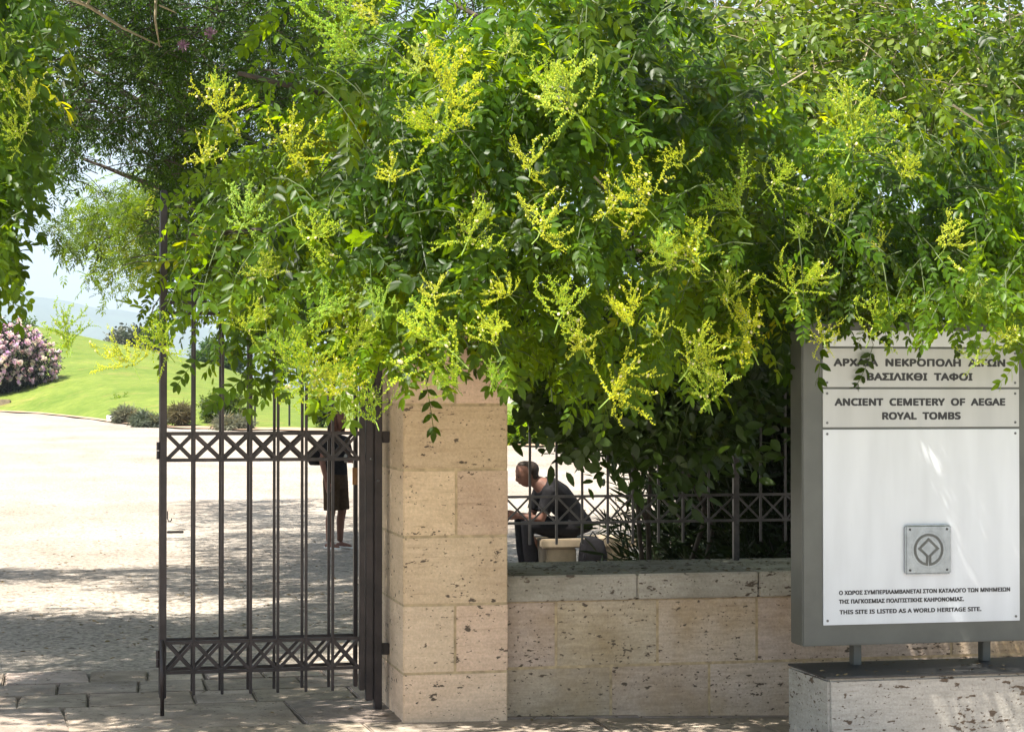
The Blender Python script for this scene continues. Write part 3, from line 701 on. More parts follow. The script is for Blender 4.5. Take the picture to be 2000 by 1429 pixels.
def crown_points(n, ymin, ymax, zmax, shell):
    out = []
    while len(out) < n:
        P = np.c_[rng.uniform(-2.2, 4.0, 4000), rng.uniform(ymin, ymax, 4000), rng.uniform(1.3, zmax, 4000)]
        f0 = 3.55 + .26 * front(P * [1, 0, 1])
        if shell: P[:, 1] = f0 + rng.exponential(.42, 4000)
        zl = np.interp(P[:, 0], lx, lz) + .045 + .10 * np.maximum(0, P[:, 1] - 4.4); xl = np.interp(P[:, 2], gz, gx)
        persp = P[:, 1] / YR
        ok = (P[:, 2] > zl) & (P[:, 0] / persp > xl + .02) & (P[:, 1] > f0 - .05) & (P[:, 1] < ymax) & (P[:, 2] < zmax)
        ok &= clump(P) > (-.85 if shell else -.5)
        up_lim = np.interp(P[:, 0] / persp, ux, uz); ok &= (1.7 + (P[:, 2] - 1.7) / persp < up_lim + .15 * clump(P * 2.3)) | (rng.random(len(P)) < .06)
        out += list(P[ok])
    return np.array(out[:n])
def outward(P):
    n = len(P); d = np.c_[rng.normal(0, .55, n) + .22 * (P[:, 0] - 1.0), -np.abs(rng.normal(.55, .4, n)), rng.normal(-.30, .35, n)]
    low = np.interp(P[:, 0], lx, lz); near = np.clip(1 - (P[:, 2] - low) / .5, 0, 1); d[:, 2] -= .35 * near
    lf = np.clip(1 - (P[:, 0] - np.interp(P[:, 2], gz, gx)) / .5, 0, 1); d[:, 0] -= 1.0 * lf
    return d
def push(parts, Vq, Q, T):
    b = sum(len(p[0]) for p in parts); parts.append((Vq, Q + b, T))
def join(parts): return np.concatenate([p[0] for p in parts]), np.concatenate([p[1] for p in parts]), np.concatenate([p[2] for p in parts])
TX, TY, _z = PQ(1545, 800, 5.15)
tree = empty('pagoda_tree', (TX, TY, 0), 'big leafy tree with yellow flower sprays hanging over gate, pillar, fence and sign', 'tree', None)
H1 = hue_fn(31, .38, 1.75, .18, (.8, 3.2))
parts = []; tw = []
P = crown_points(860, 3.3, 5.6, 3.75, True); g, pth = grow(S(P), outward(P), .42, 6, T_PAG, .35, H1, (0, -.55, .75)); push(parts, *g); tw.append(pth)
P = crown_points(480, 3.9, 5.9, 3.9, False); g, pth = grow(S(P), outward(P), .45, 6, T_PAG, .3, H1, (0, -.4, .8)); push(parts, *g); tw.append(pth)
pts = []
for _ in range(42):
    px = rng.uniform(1555, 2030); pts.append(PYO(px, rng.uniform(550, 624) + (14 if px > 1800 else 0), rng.uniform(3.5, 3.8)))
pts = np.array(pts); d = np.c_[rng.normal(0, .5, len(pts)), rng.normal(-.3, .3, len(pts)), rng.normal(-.5, .25, len(pts))]
g, pth = grow(S(pts), d, .34, 5, T_PAG, .3, H1, (0, -.6, .7), lscale=(.5, .9)); push(parts, *g); tw.append(pth)
V_, Q_, T_ = join(parts); fo = link('crown', npmesh('crown', V_, Q_, T_), M['leaf'], tree)
# upper crown, mostly above the picture, that shades the gateway
def blob(n, c, r, seed, thr=-.4, zmin=None):
    f = smooth_noise(seed, 14, .5, 1.9); out = []
    while len(out) < n:
        q = unit(rng.normal(size=(3000, 3))) * rng.uniform(.35, 1, (3000, 1)) ** .6 * np.array(r) + np.array(c); ok = f(q) > thr
        if zmin is not None: ok &= q[:, 2] > zmin(q)
        out += list(q[ok])
    return np.array(out[:n])
def vis(P): return 1.9 + .199 * depth(P)                  # height above which a bough is over the top of the view
def canopy(n, G, seed, thr, up=(.15, 1.3)):
    """twig ends high over the places G, towards the sun, in clumps"""
    f = smooth_noise(seed, 14, .45, 1.6); out = []; SV = np.array(SUN)
    while len(out) < n:
        g = G(3000); t = rng.uniform(1.5, 11, 3000); P = g + SV * t[:, None]; h = P[:, 2] - vis(P); out += list(P[(h > up[0]) & (h < up[1]) & (f(P) > thr)])
    return np.array(out[:n])
def g_floor(x0, x1, d0, d1):
    def G(n): px = rng.uniform(x0, x1, n); D = rng.uniform(d0, d1, n); P = CP + D[:, None] * (fwd + np.multiply.outer((px - 1000) / F, rgt)); P[:, 2] = 0; return P
    return G
def g_face(x0, x1, y, z0, z1): return lambda n: np.c_[rng.uniform(x0, x1, n), np.full(n, y), rng.uniform(z0, z1, n)]
P = np.concatenate([canopy(230, g_floor(100, 1000, 9.5, 13), 41, -.25), canopy(70, g_face(xl - .2, xr + .1, PYF, .2, 1.7), 42, -.5), canopy(60, g_face(xr, 1.6, WY, 0, .9), 43, -.4), canopy(90, g_face(sx0, sx1, SY, .3, 2.0), 44, -.1)])
d = np.c_[rng.normal(0, .8, len(P)), rng.normal(-.2, .8, len(P)), rng.normal(-.1, .4, len(P))]
g, pth = grow(P, d, .5, 6, T_PAGF, .3, H1, (0, -.1, 1)); link('upper_crown', npmesh('upper_crown', *g), M['leaf'], tree)
tw = np.concatenate(tw); Vt, Qt = twig_tubes(tw, .0042, .0018); link('twigs', npmesh('twigs', Vt, Qt, np.ones_like(Vt)), M['twig'], tree)
mb = MB(); fork = (TX - .02, TY - .05, 2.3); T_ = None
limb(mb, [(TX, TY, -.2), (TX + .05, TY, .9), (TX - .05, TY, 1.7), fork], .15, .115, 12, .012); mb.build('trunk', M['bark'], tree, smooth=True)
mb = MB(); br_ = random.Random(3)
for tgt in ((-1.0, 4.1, 3.3), (.1, 4.2, 3.2), (.9, 4.0, 3.3), (2.6, 4.7, 3.3), (1.2, 6.8, 5.2), (-.2, 6.8, 5.2), (-1.3, 4.4, 2.55), (.4, 4.3, 2.5)):
    a = Vector(fork); b = Vector(SO(*tgt)); md = a.lerp(b, .5) + Vector((0, .15, .35)); limb(mb, [a, md, b], .055, .012, 7, .03)
mb.build('limbs', M['bark'], tree, smooth=True)
# bare pale twigs among the leaves
mb = MB()
for pts in (((1425, 240, 3.9), (1500, 185, 4.0), (1575, 140, 4.1)), ((930, 300, 3.55), (905, 225, 3.5)), ((1160, 345, 3.5), (1215, 400, 3.5)), ((1860, 205, 3.7), (1920, 245, 3.7))):
    mb.tube([PQ(*p) for p in pts], [.006, .005, .004][:len(pts)], 5)
mb.build('bare_twig', M['bark_pale'], tree)

# flower sprays
def panicle(r, age):
    """loose branched spray: beaded spikes set along a curved axis; age 0 green buds .. 1 yellow with open flowers"""
    st = MB(); bd = MB(); fl = MB()
    def bud(c, s):
        y = min(1, max(0, age + r.uniform(-.35, .35))); bd.cur = (.48 + .55 * y, .78 + .26 * y, .9); c = Vector(c)
        bd.add([c + Vector(q) * s for q in ((1, 0, 0), (-1, 0, 0), (0, 1, 0), (0, -1, 0), (0, 0, 1.5), (0, 0, -1.1))], [(0, 2, 4), (2, 1, 4), (1, 3, 4), (3, 0, 4), (2, 0, 5), (1, 2, 5), (3, 1, 5), (0, 3, 5)])
    def rnd(k): return Vector((r.gauss(0, k), r.gauss(0, k), r.gauss(0, k)))
    def spike(p, dv, ln, w, deep):
        n = max(4, int(ln / .0085)); q = Vector(p); dv = dv.normalized(); pts = [q.copy()]; up_ = r.uniform(-.02, .10)
        for i in range(n):
            dv = (dv + Vector((0, 0, up_)) + rnd(.07)).normalized(); q = q + dv * ln / n; pts.append(q.copy()); t = i / n
            for _ in range(3 if r.random() < .4 else 2):
                o = rnd(1).normalized() * r.uniform(.003, .0075) * (1.15 - .7 * t); c = q + o; bud(c, r.uniform(.0019, .0036) * (1.15 - .5 * t))
                if r.random() < .35: st.tube([q, c], .0005, 3, False)
            if age > .3 and r.random() < .009 * (1 + age): fl.ball(q + rnd(.006), (r.uniform(.003, .006), r.uniform(.003, .006), r.uniform(.004, .008)), 6, 4)
            if deep and t > .2 and r.random() < .33: spike(q, dv + rnd(.65), ln * r.uniform(.22, .45) * (1.1 - .5 * t), w * .7, 0)
        st.tube(pts, list(np.linspace(w, w * .45, len(pts))), 3, False)
    ax = [Vector((0, 0, -.05)), Vector((0, 0, 0)), Vector((r.uniform(-.015, .015), r.uniform(-.015, .015), .045)), Vector((r.uniform(-.03, .03), r.uniform(-.03, .03), .10))]
    st.tube(ax, [.0024, .0022, .0018, .0012], 4, False)
    for k in range(r.randint(11, 18)):
        t = r.random() ** .8; p = ax[1].lerp(ax[2], t * 2) if t < .5 else ax[2].lerp(ax[3], t * 2 - 1); az = k * 2.4 + r.uniform(-.8, .8); el = R(r.uniform(-30, 40) + 40 * t)
        spike(p, Vector((math.cos(az) * math.cos(el), math.sin(az) * math.cos(el), math.sin(el))), r.uniform(.075, .20) * (1.1 - .4 * t), .0012, 1)
    spike(ax[3], Vector((0, 0, 1)), .08, .0011, 1)
    if not fl.v: fl.ball((0, 0, .05), .004, 6, 4)
    return st.mesh('stalks'), bd.mesh('buds'), fl.mesh('open_flowers')
PAN = []
M['stalk'] = plain('flower_stalk', (0.16, 0.24, 0.03), 0.7, var=.2, bumpk=0)
for k in range(10):
    a, b, c = panicle(random.Random(100 + k), (.2, .5, .8, 1, .6, .9, .35, .7, 1, .55)[k]); a.materials.append(M['stalk']); b.materials.append(M['bud']); c.materials.append(M['flower']); PAN.append((a, b, c))
def spray(parent, x, y, sz, dy=0.0, Y=None):
    if Y is None:
        X0 = PYO(x, y, 3.5)[0]; Y = 3.55 + .26 * float(front(np.array([[X0, 0, PYO(x, y, 3.5)[2]]]))[0]) - .12 + dy
    c = PQ(x, y, Y); s = sz / 1600 * Y / .30 * 1.28; a, b, f = PAN[rr.randrange(10)]
    o = bpy.data.objects.new('flower_spray', a); scene.collection.objects.link(o); o.parent = parent
    o.location = Vector(c) - parent.location - Vector((0, 0, .075 * s)); o.scale = (s, s, s); o.rotation_euler = (R(rr.uniform(-10, 50)), R(rr.uniform(-50, 50)), rr.uniform(0, 6.28))
    for nme, me in (('buds', b), ('open_flowers', f)):
        q = bpy.data.objects.new(nme, me); scene.collection.objects.link(q); q.parent = o
sprays = [(690, 40, 150), (740, 10, 90), (650, 90, 90), (870, 170, 170), (860, 235, 130), (1060, 150, 100), (1130, 180, 150), (420, 195, 110), (555, 270, 120), (595, 440, 110), (470, 410, 110), (910, 440, 120), (1050, 430, 110), (1270, 370, 140), (1450, 380, 150), (1370, 470, 150), (1660, 250, 160), (1620, 400, 130), (1840, 460, 110), (1090, 590, 125), (1230, 610, 110), (890, 640, 170), (745, 595, 90), (610, 590, 110), (620, 690, 150), (560, 690, 100), (1190, 730, 150), (1340, 690, 120), (1385, 755, 110), (1470, 640, 150), (1545, 540, 110), (1700, 625, 110), (1780, 605, 100), (1990, 640, 90), (1035, 310, 90), (895, 735, 85), (1610, 640, 90), (330, 660, 100), (600, 735, 100), (665, 745, 90), (1310, 490, 90), (735, 790, 110), (140, 640, 110), (265, 690, 100), (1905, 690, 70), (1660, 200, 90), (1500, 340, 90), (440, 170, 70), (1280, 470, 70), (970, 650, 90), (690, 650, 90), (820, 120, 70), (760, 330, 70), (1180, 400, 70), (1000, 560, 70), (520, 520, 80), (480, 620, 80), (840, 560, 70), (1140, 660, 80), (1420, 560, 80), (1580, 450, 70), (1760, 330, 80), (1720, 480, 70), (1900, 560, 80), (1290, 640, 80), (960, 730, 70), (400, 300, 70), (1340, 300, 80), (1000, 90, 60)]
for i, (x, y, s) in enumerate(sprays): spray(tree, x, y, s, (-.06, -.01, .05)[i % 3])

# ---------------------------------------------------------------- second pagoda tree reaching in from the left
B2 = SO(-4.6, 4.6, 0); b2_ = Vector(B2); t2 = empty('pagoda_tree', B2, 'second flowering tree whose boughs reach in at the upper left corner', 'tree')
LX = lambda x, y, Y: PQ(x, y, Y)
pts = []
for (px, py, rx, ry, n, Y) in ((20, 130, 80, 150, 60, 3.9), (-120, 300, 140, 260, 90, 4.2), (0, 330, 45, 90, 26, 3.9), (-30, 480, 50, 90, 28, 4.0), (-160, 60, 200, 160, 90, 4.3), (-10, 560, 26, 32, 8, 4.0)):
    for _ in range(n):
        a = rng.uniform(0, 6.28); q = math.sqrt(rng.random()); pts.append(PQ(px + math.cos(a) * q * rx, py + math.sin(a) * q * ry - 30, Y + rng.uniform(-.35, .9)))
pts = np.array(pts); d = np.c_[rng.normal(.5, .5, len(pts)), rng.normal(-.3, .4, len(pts)), rng.normal(-.45, .3, len(pts))]
parts = []; g, pth = grow(pts, d, .4, 6, T_PAG, .35, hue_fn(51), (.1, -.4, .8)); push(parts, *g)
P = canopy(420, g_floor(-250, 350, 11, 16), 45, -.05)  # boughs added above the view to shade the ground at the left
d = np.c_[rng.normal(0, .8, len(P)), rng.normal(-.2, .8, len(P)), rng.normal(-.1, .4, len(P))]
g2_, _ = grow(P, d, .5, 6, T_PAGF, .3, hue_fn(52), (0, -.1, 1)); push(parts, *g2_)
V_, Q_, T_ = join(parts); link('crown', npmesh('crown', V_, Q_, T_), M['leaf'], t2)
Vt, Qt = twig_tubes(pth, .004, .0018); link('twigs', npmesh('twigs', Vt, Qt, np.ones_like(Vt)), M['twig'], t2)
mb = MB(); k2 = b2_ + Vector((.2, 0, 2.6)); limb(mb, [b2_ + Vector((0, 0, -.1)), b2_ + Vector((.05, 0, 1.2)), k2], .17, .12, 10, .02)
for tg in ((-2.0, 4.2, 3.2), (-2.6, 5.4, 4.6), (-3.8, 5.8, 5.2), (-2.5, 4.3, 4.3)): e2 = Vector(SO(*tg)); limb(mb, [k2, k2.lerp(e2, .5) + Vector((0, 0, .3)), e2], .07, .014, 7, .03)
mb.build('trunk', M['bark'], t2, smooth=True)
for x, y, s in ((20, 150, 120), (60, 190, 80), (-20, 130, 120), (10, 80, 70), (45, 250, 70)): spray(t2, x, y, s, 0, 3.62)

# ---------------------------------------------------------------- silk tree in the courtyard behind the gate
B3 = tuple(GQ(880, 8.6)); b3_ = Vector(B3); t3 = empty('silk_tree', B3, 'dark feathery tree with a few pink tufts behind the gate, sky showing through', 'tree')
T_SILK = [compound_leaf(rr, 7, .30, .075, .022, False, rr.uniform(.2, .8), False) for _ in range(6)]
parts = []; pts = []
for (px, py, rx, ry, n, Y0, Y1) in ((430, 90, 230, 130, 330, 7.5, 10.5), (200, 60, 140, 95, 170, 7.5, 10), (140, 230, 95, 70, 65, 8, 10), (80, 290, 80, 80, 60, 8, 10), (330, 215, 70, 60, 50, 8, 10), (250, 270, 55, 35, 22, 8, 9.5), (440, 260, 110, 110, 110, 8, 10), (345, 330, 60, 40, 45, 8, 9.5), (420, 430, 90, 80, 90, 7.5, 9.5), (520, 400, 130, 120, 150, 7.5, 10), (640, 160, 150, 180, 210, 7.5, 10), (620, 520, 170, 120, 200, 7, 9.5), (400, 540, 90, 70, 60, 7.5, 9.5), (850, 250, 220, 330, 300, 7.5, 10), (1150, 250, 300, 330, 330, 8, 11), (300, -120, 420, 100, 240, 7, 11)):
    for _ in range(n):
        a = rng.uniform(0, 6.28); q = math.sqrt(rng.random()); pts.append(PQ(px + math.cos(a) * q * rx, py + math.sin(a) * q * ry, rng.uniform(Y0, Y1)))
pts = np.array(pts); d = np.c_[rng.normal(-.2, .8, len(pts)), rng.normal(-.3, .6, len(pts)), rng.normal(-.15, .35, len(pts))]
g, pth = grow(pts, d, .6, 5, T_SILK, .3, hue_fn(61, .5, 1.3, .05), (0, -.1, 1)); push(parts, *g)
Vt, Qt = twig_tubes(pth, .007, .003)
pts = []
for (px, py, rx, ry, n) in ((215, 455, 105, 55, 90), (290, 430, 70, 55, 60), (160, 480, 50, 35, 30), (300, 500, 60, 40, 40), (450, 560, 70, 40, 30), (300, 385, 60, 45, 45), (240, 540, 70, 40, 30), (200, 400, 60, 40, 25)):
    for _ in range(n):
        a = rng.uniform(0, 6.28); q = math.sqrt(rng.random()); pts.append(PQ(px + math.cos(a) * q * rx, py + math.sin(a) * q * ry, rng.uniform(10.5, 13)))
pts = np.array(pts); d = np.c_[rng.normal(-.3, .8, len(pts)), rng.normal(-.3, .6, len(pts)), rng.normal(-.1, .35, len(pts))]
P = np.concatenate([canopy(1700, g_floor(-200, 820, 12.8, 20.6), 46, -.12), canopy(620, g_floor(600, 1700, 16, 22.5), 47, -.6)])  # unseen boughs added overhead to shade the gravel and the two figures
d5 = np.c_[rng.normal(0, .8, len(P)), rng.normal(-.2, .8, len(P)), rng.normal(-.1, .4, len(P))]
g, _ = grow(P, d5, .6, 5, T_SILK, .3, hue_fn(62, .5, 1.3, .05), (0, -.1, 1)); push(parts, *g)
V_, Q_, T_ = join(parts); link('crown', npmesh('crown', V_, Q_, T_), M['leaf_back'], t3)
link('twigs', npmesh('twigs', Vt, Qt, np.ones_like(Vt)), M['bark'], t3)
mb = MB(); limb(mb, [b3_ + Vector((0, 0, -.1)), b3_ + Vector((-.03, 0, 1.4)), b3_ + Vector((-.2, 0, 2.3))], .17, .13, 12, .02); mb.build('trunk', M['bark'], t3, smooth=True)
mb = MB(); a = b3_ + Vector((-.2, 0, 2.25))
for tg in (PQ(160, 310, 9.0), PQ(330, 130, 9.2), PQ(60, 60, 9.5), PQ(520, 300, 9.0), PQ(900, 100, 9.5), PQ(640, -60, 9.0)):
    b = Vector(tg); limb(mb, [a, a.lerp(b, .45) + Vector((0, 0, .25)), a.lerp(b, .75) + Vector((0, .1, .15)), b], .07, .014, 7, .03)
mb.build('limbs', M['bark'], t3, smooth=True)
mb = MB()
mb.tube([PQ(*p) for p in ((120, -10, 7.2), (172, 12, 7.2), (240, 55, 7.3), (316, 92, 7.4))], [.022, .016, .012, .006], 6); mb.tube([PQ(*p) for p in ((180, -10, 7.2), (168, 14, 7.2))], [.014, .012], 6)
mb.tube([PQ(*p) for p in ((305, -15, 7.3), (303, 40, 7.3), (312, 92, 7.4))], [.016, .012, .006], 6); mb.tube([PQ(*p) for p in ((310, 10, 7.3), (345, 26, 7.3))], [.01, .005], 6)
mb.build('bare_branch', M['bark_pale'], t3, smooth=True)
for px, py in ((412, 66), (358, 90)):
    m = MB(); c = Vector(PQ(px, py, 7.2))
    for k in range(60):
        v = Vector((rr.gauss(0, 1), rr.gauss(0, 1), rr.gauss(.4, 1))).normalized() * .058; m.tube([c, c + v], [.0015, .003], 3, False)
    m.build('pink_tuft', M['tuft'], t3)
q4 = Vector(GQ(860, 11.8)); t4 = empty('young_tree', tuple(q4), 'feathery green tree with drooping sprays against pale sky beyond the gate stile', 'tree')
g, pth = grow(pts, d, .55, 5, T_SILK, .35, hue_fn(63, .35, 1.0, .1), (0, -.2, 1)); link('crown', npmesh('crown', *g), M['leaf'], t4)
mb = MB(); limb(mb, [q4, q4 + Vector((-.1, 0, 2.0)), tuple(PQ(700, 540, 11.8))], .09, .06, 8, .02); limb(mb, [tuple(PQ(700, 540, 11.8)), tuple(PQ(430, 520, 11.8)), tuple(PQ(300, 440, 11.8)), tuple(PQ(190, 470, 11.8))], .045, .012, 7, .03); mb.build('trunk', M['bark'], t4, smooth=True)

# ---------------------------------------------------------------- round-leaved tree behind the sign, upper right
B5 = tuple(GQ(1690, 6.6)); b5_ = Vector(B5); t5 = empty('round_leaved_tree', B5, 'tree with small rounder sunlit leaves and bare twigs, rising behind the sign', 'tree')
T_RND = [simple_spray(rr, 8, .34, .072, .048, True) for _ in range(8)]
pts = []
for (px, py, rx, ry, n) in ((1650, 130, 330, 150, 420), (1950, 300, 180, 260, 260), (1500, 260, 220, 140, 170), (1350, 120, 120, 120, 80), (2100, 100, 250, 250, 160), (1700, -80, 400, 80, 160)):
    for _ in range(n):
        a = rng.uniform(0, 6.28); q = math.sqrt(rng.random()); pts.append(PQ(px + math.cos(a) * q * rx, py + math.sin(a) * q * ry, rng.uniform(5.0, 6.9)))
pts = np.array(pts); d = np.c_[rng.normal(-.1, .7, len(pts)), rng.normal(-.6, .4, len(pts)), rng.normal(.1, .5, len(pts))]
g, pth = grow(pts, d, .5, 4, T_RND, .15, hue_fn(71, .7, 1.5, .08), (0, -.4, .8)); link('crown', npmesh('crown', *g), M['leaf_round'], t5)
Vt, Qt = twig_tubes(pth, .005, .002); link('twigs', npmesh('twigs', Vt, Qt, np.ones_like(Vt)), M['bark_pale'], t5)
mb = MB(); k5 = b5_ + Vector((-.1, -.1, 2.5)); limb(mb, [b5_ + Vector((0, 0, -.2)), b5_ + Vector((.05, 0, 1.5)), k5], .14, .10, 10, .02)
for tg in (PQ(1600, 210, 6.7), PQ(1860, 150, 6.7)): limb(mb, [k5, k5.lerp(Vector(tg), .5) + Vector((0, 0, .2)), tuple(tg)], .04, .012, 7, .02)
mb.build('trunk', M['bark'], t5, smooth=True)

# ---------------------------------------------------------------- shrub spilling through the fence
t6 = empty('leafy_shrub', GQ(1300, 5.0), 'broad-leaved shrub in shade spilling over the railing between pillar and sign', 'shrub')
T_SHR = [simple_spray(rr, 7, .26, .088, .046, True, .5) for _ in range(8)]
pts = []
lo_s = [(1000, 730), (1040, 770), (1060, 795), (1110, 825), (1150, 855), (1180, 890), (1250, 870), (1290, 885), (1340, 900), (1390, 880), (1440, 870), (1480, 830), (1500, 760)]
while len(pts) < 430:
    px = rng.uniform(995, 1500); py = rng.uniform(640, 890)
    if py < np.interp(px, *zip(*lo_s)) - 12: pts.append(PQ(px, py, rng.uniform(4.22, 5.0)))
pts = np.array(pts); d = np.c_[rng.normal(0, .5, len(pts)), rng.normal(-.5, .4, len(pts)), rng.normal(-.35, .4, len(pts))]
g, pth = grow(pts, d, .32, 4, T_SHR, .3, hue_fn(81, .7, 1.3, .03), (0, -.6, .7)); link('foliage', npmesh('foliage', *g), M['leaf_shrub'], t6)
Vt, Qt = twig_tubes(pth, .004, .002); link('twigs', npmesh('twigs', Vt, Qt, np.ones_like(Vt)), M['twig'], t6)
mb = MB(); x0, y0, _ = GQ(1300, 5.0)
for k in range(5): limb(mb, [(x0 + rr.uniform(-.15, .2), y0, -.1), (x0 + rr.uniform(-.3, .3), y0, .9), (x0 + rr.uniform(-.7, .4), y0 - .25, 2.0)], .02, .008, 6, .02)
mb.build('stem', M['bark'], t6, smooth=True)
# ---------------------------------------------------------------- long-leaved oleanders behind the fence
T_OLE = []
for _ in range(8):
    V = []; Q = []
    for k in range(9):
        v, f = leaflet(rr.uniform(.13, .21), rr.uniform(.016, .026), True); t = k / 8
        Mx = Matrix.Translation((0, .42 * t, 0)) @ Matrix.Rotation(R(137 * k), 4, 'Y') @ Matrix.Rotation(R(rr.uniform(25, 70)), 4, 'X')
        b = len(V); V += [tuple(Mx @ Vector(p)) for p in v]; Q += [tuple(i + b for i in q) for q in f]
    T_OLE.append((np.array(V, np.float32), np.array(Q, np.int32)))
def cane_bush(name, label, base, n, spread, hmin, hmax, mat, cat='shrub', nl=4):
    root = empty(name, base, label, cat); b = np.array(base)
    az = rng.uniform(0, 6.28, n); q = np.sqrt(rng.random(n)) * spread; h = rng.uniform(hmin, hmax, n)
    tips = b + np.c_[np.cos(az) * q, np.sin(az) * q * .75, h]; d = np.c_[np.cos(az) * q * .9, np.sin(az) * q * .7, .8 * np.ones(n)]
    g, pth = grow(tips, d, .5, nl, T_OLE, .05, hue_fn(91, .6, 1.3, .03), (0, -.3, .8), spread=.9); link('foliage', npmesh('foliage', *g), mat, root)
    foot = b + np.c_[np.cos(az) * q * .25, np.sin(az) * q * .2, np.zeros(n)]
    t = np.linspace(0, 1, 5); st = foot[:, None] + (pth[:, 0] - foot)[:, None] * (t ** 1)[None, :, None]
    paths = np.concatenate([st, pth[:, 1:]], 1); Vt, Qt = twig_tubes(paths, .008, .003); link('stem', npmesh('stem', Vt, Qt, np.ones_like(Vt)), M['bark'], root)
    return root
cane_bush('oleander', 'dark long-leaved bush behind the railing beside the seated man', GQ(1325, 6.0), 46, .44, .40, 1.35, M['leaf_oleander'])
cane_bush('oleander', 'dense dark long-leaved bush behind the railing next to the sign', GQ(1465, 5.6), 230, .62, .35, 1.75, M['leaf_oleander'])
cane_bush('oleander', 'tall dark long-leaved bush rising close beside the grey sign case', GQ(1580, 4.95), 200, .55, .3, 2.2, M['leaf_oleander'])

# ---------------------------------------------------------------- planting along the lawn
T_SM = [simple_spray(rr, 6, .22, .10, .045, False, .1) for _ in range(5)]
T_GRS = [simple_spray(rr, 7, .12, .30, .022, False, 0) for _ in range(5)]
def bush(name, label, cat, px, py, wpx, hpx, mat, T, n, seed, hue, dist=None, group=None, leafs=4, tw=.3, lsc=(.8, 1.2), shape=.5, dirz=.3, flower=None, nfl=0):
    g0 = ground_hit(px, py, 12)
    D = np.dot(g0 - CP, fwd) if dist is None else dist
    if dist is not None: g0 = PD(px, py, dist)
    w_, h = wpx / F * D, hpx / F * D
    root = empty(name, tuple(g0), label, cat, group); f = smooth_noise(seed, 12, .8 / max(.5, w_), 5 / max(.6, w_)); pts = []
    while len(pts) < n:
        q = unit(rng.normal(size=(2000, 3))) * rng.uniform(.55, 1, (2000, 1)); p = q * [w_ / 2, w_ / 2, h * .5] + [0, 0, h * shape]
        ok = (f(p) > -.6) & (p[:, 2] > .05 * h); pts += list(np.c_[p[ok], q[ok]])
    pts = np.array(pts[:n]); P = pts[:, :3] + g0; d = pts[:, 3:] + np.c_[rng.normal(0, .3, (n, 2)), np.full(n, dirz)]
    g, pth = grow(P, d, tw, leafs, T, .1, hue, (0, -.2, 1), lsc); link('foliage', npmesh('foliage', *g), mat, root)
    Vt, Qt = twig_tubes(np.concatenate([np.tile(g0, (n, 1))[:, None] + (pth[:, :1] - g0) * np.array([.25, .25, 0]), pth], 1), .012, .004); link('stem', npmesh('stem', Vt, Qt, np.ones_like(Vt)), M['bark'], root)
    if flower:
        ix = np.where((P[:, 2] - g0[2] > .30 * h) & (rng.random(n) < 1))[0]; ix = rng.choice(ix, nfl); F0 = unit(P[ix] - g0 - [0, 0, h * .5]); C0 = P[ix] + F0 * rng.uniform(-.05, .16, (nfl, 1)) + rng.normal(0, .05, (nfl, 3))
        V = []; Q = []
        for k in range(9):
            a = R(40 * k); e = R(20 + 50 * (k % 3)); v, ff = leaflet(.11, .085, False); Mx = Matrix.Rotation(a, 4, 'Z') @ Matrix.Rotation(e, 4, 'X'); b = len(V); V += [tuple(Mx @ Vector(p)) for p in v]; Q += [tuple(i + b for i in q) for q in ff]
        Tm = [(np.array(V, np.float32), np.array(Q, np.int32))]; tn = rng.uniform(.8, 1.15, (nfl, 1)) * np.c_[np.ones(nfl), rng.uniform(.75, 1.25, nfl), rng.uniform(.8, 1.2, nfl)]
        g = scatter(Tm, C0, frames(np.cross(F0, [.3, .2, 1.0]), F0), rng.uniform(.7, 1.3, nfl), tn); link('blossom', npmesh('blossom', *g), flower, root)
    return root
bush('oleander', 'big oleander bush covered in pink blossom at the edge of the lawn', 'shrub', 0, 797, 225, 172, M['leaf_oleander'], T_SM, 620, 101, hue_fn(101, .6, 1.2), lsc=(1.2, 1.9), flower=M['petal'], nfl=5200, tw=.5, leafs=5)
bush('young_shrub', 'small upright green shrub standing behind the white marker', 'shrub', 236, 812, 30, 46, M['leaf'], T_SM, 60, 102, hue_fn(102, .7, 1.3), lsc=(.7, 1.1))
bush('lavender', 'grey-green lavender clump right of the white marker', 'shrub', 246, 827, 44, 30, M['leaf_grey'], T_GRS, 110, 103, hue_fn(103, .8, 1.2))
bush('lavender', 'wide low grey lavender clump left of the iron gate stile', 'shrub', 292, 834, 68, 26, M['leaf_grey'], T_GRS, 150, 104, hue_fn(104, .8, 1.2))
bush('dry_plant', 'straw coloured dry plant just behind the gate bars', 'shrub', 352, 834, 42, 42, M['leaf_grey'], T_GRS, 90, 105, lambda P: np.tile([1.25, .85, .62], (len(P), 1)))
bush('round_shrub', 'rounded glossy green shrub at the lawn edge seen through the gate', 'shrub', 436, 832, 94, 68, M['leaf_round'], T_SM, 330, 106, hue_fn(106, .55, 1.3, .2), lsc=(.8, 1.3))
bush('lavender', 'low grey lavender clump in front of the rounded green shrub', 'shrub', 455, 839, 72, 24, M['leaf_grey'], T_GRS, 150, 107, hue_fn(107, .8, 1.2))
bush('young_shrub', 'slim pale green shrub behind the standing woman', 'shrub', 628, 836, 44, 72, M['leaf_round'], T_SM, 110, 108, hue_fn(108, .7, 1.3), shape=.6)
bush('grass_clump', 'bright green leafy clump between the pillar and the railing', 'shrub', 1010, 868, 90, 52, M['leaf'], T_SM, 240, 109, hue_fn(109, .9, 1.6, .3))
bush('grass_clump', 'low green growth along the lawn edge right of the man', 'shrub', 1120, 874, 120, 40, M['leaf'], T_SM, 220, 110, hue_fn(110, .8, 1.5, .3))
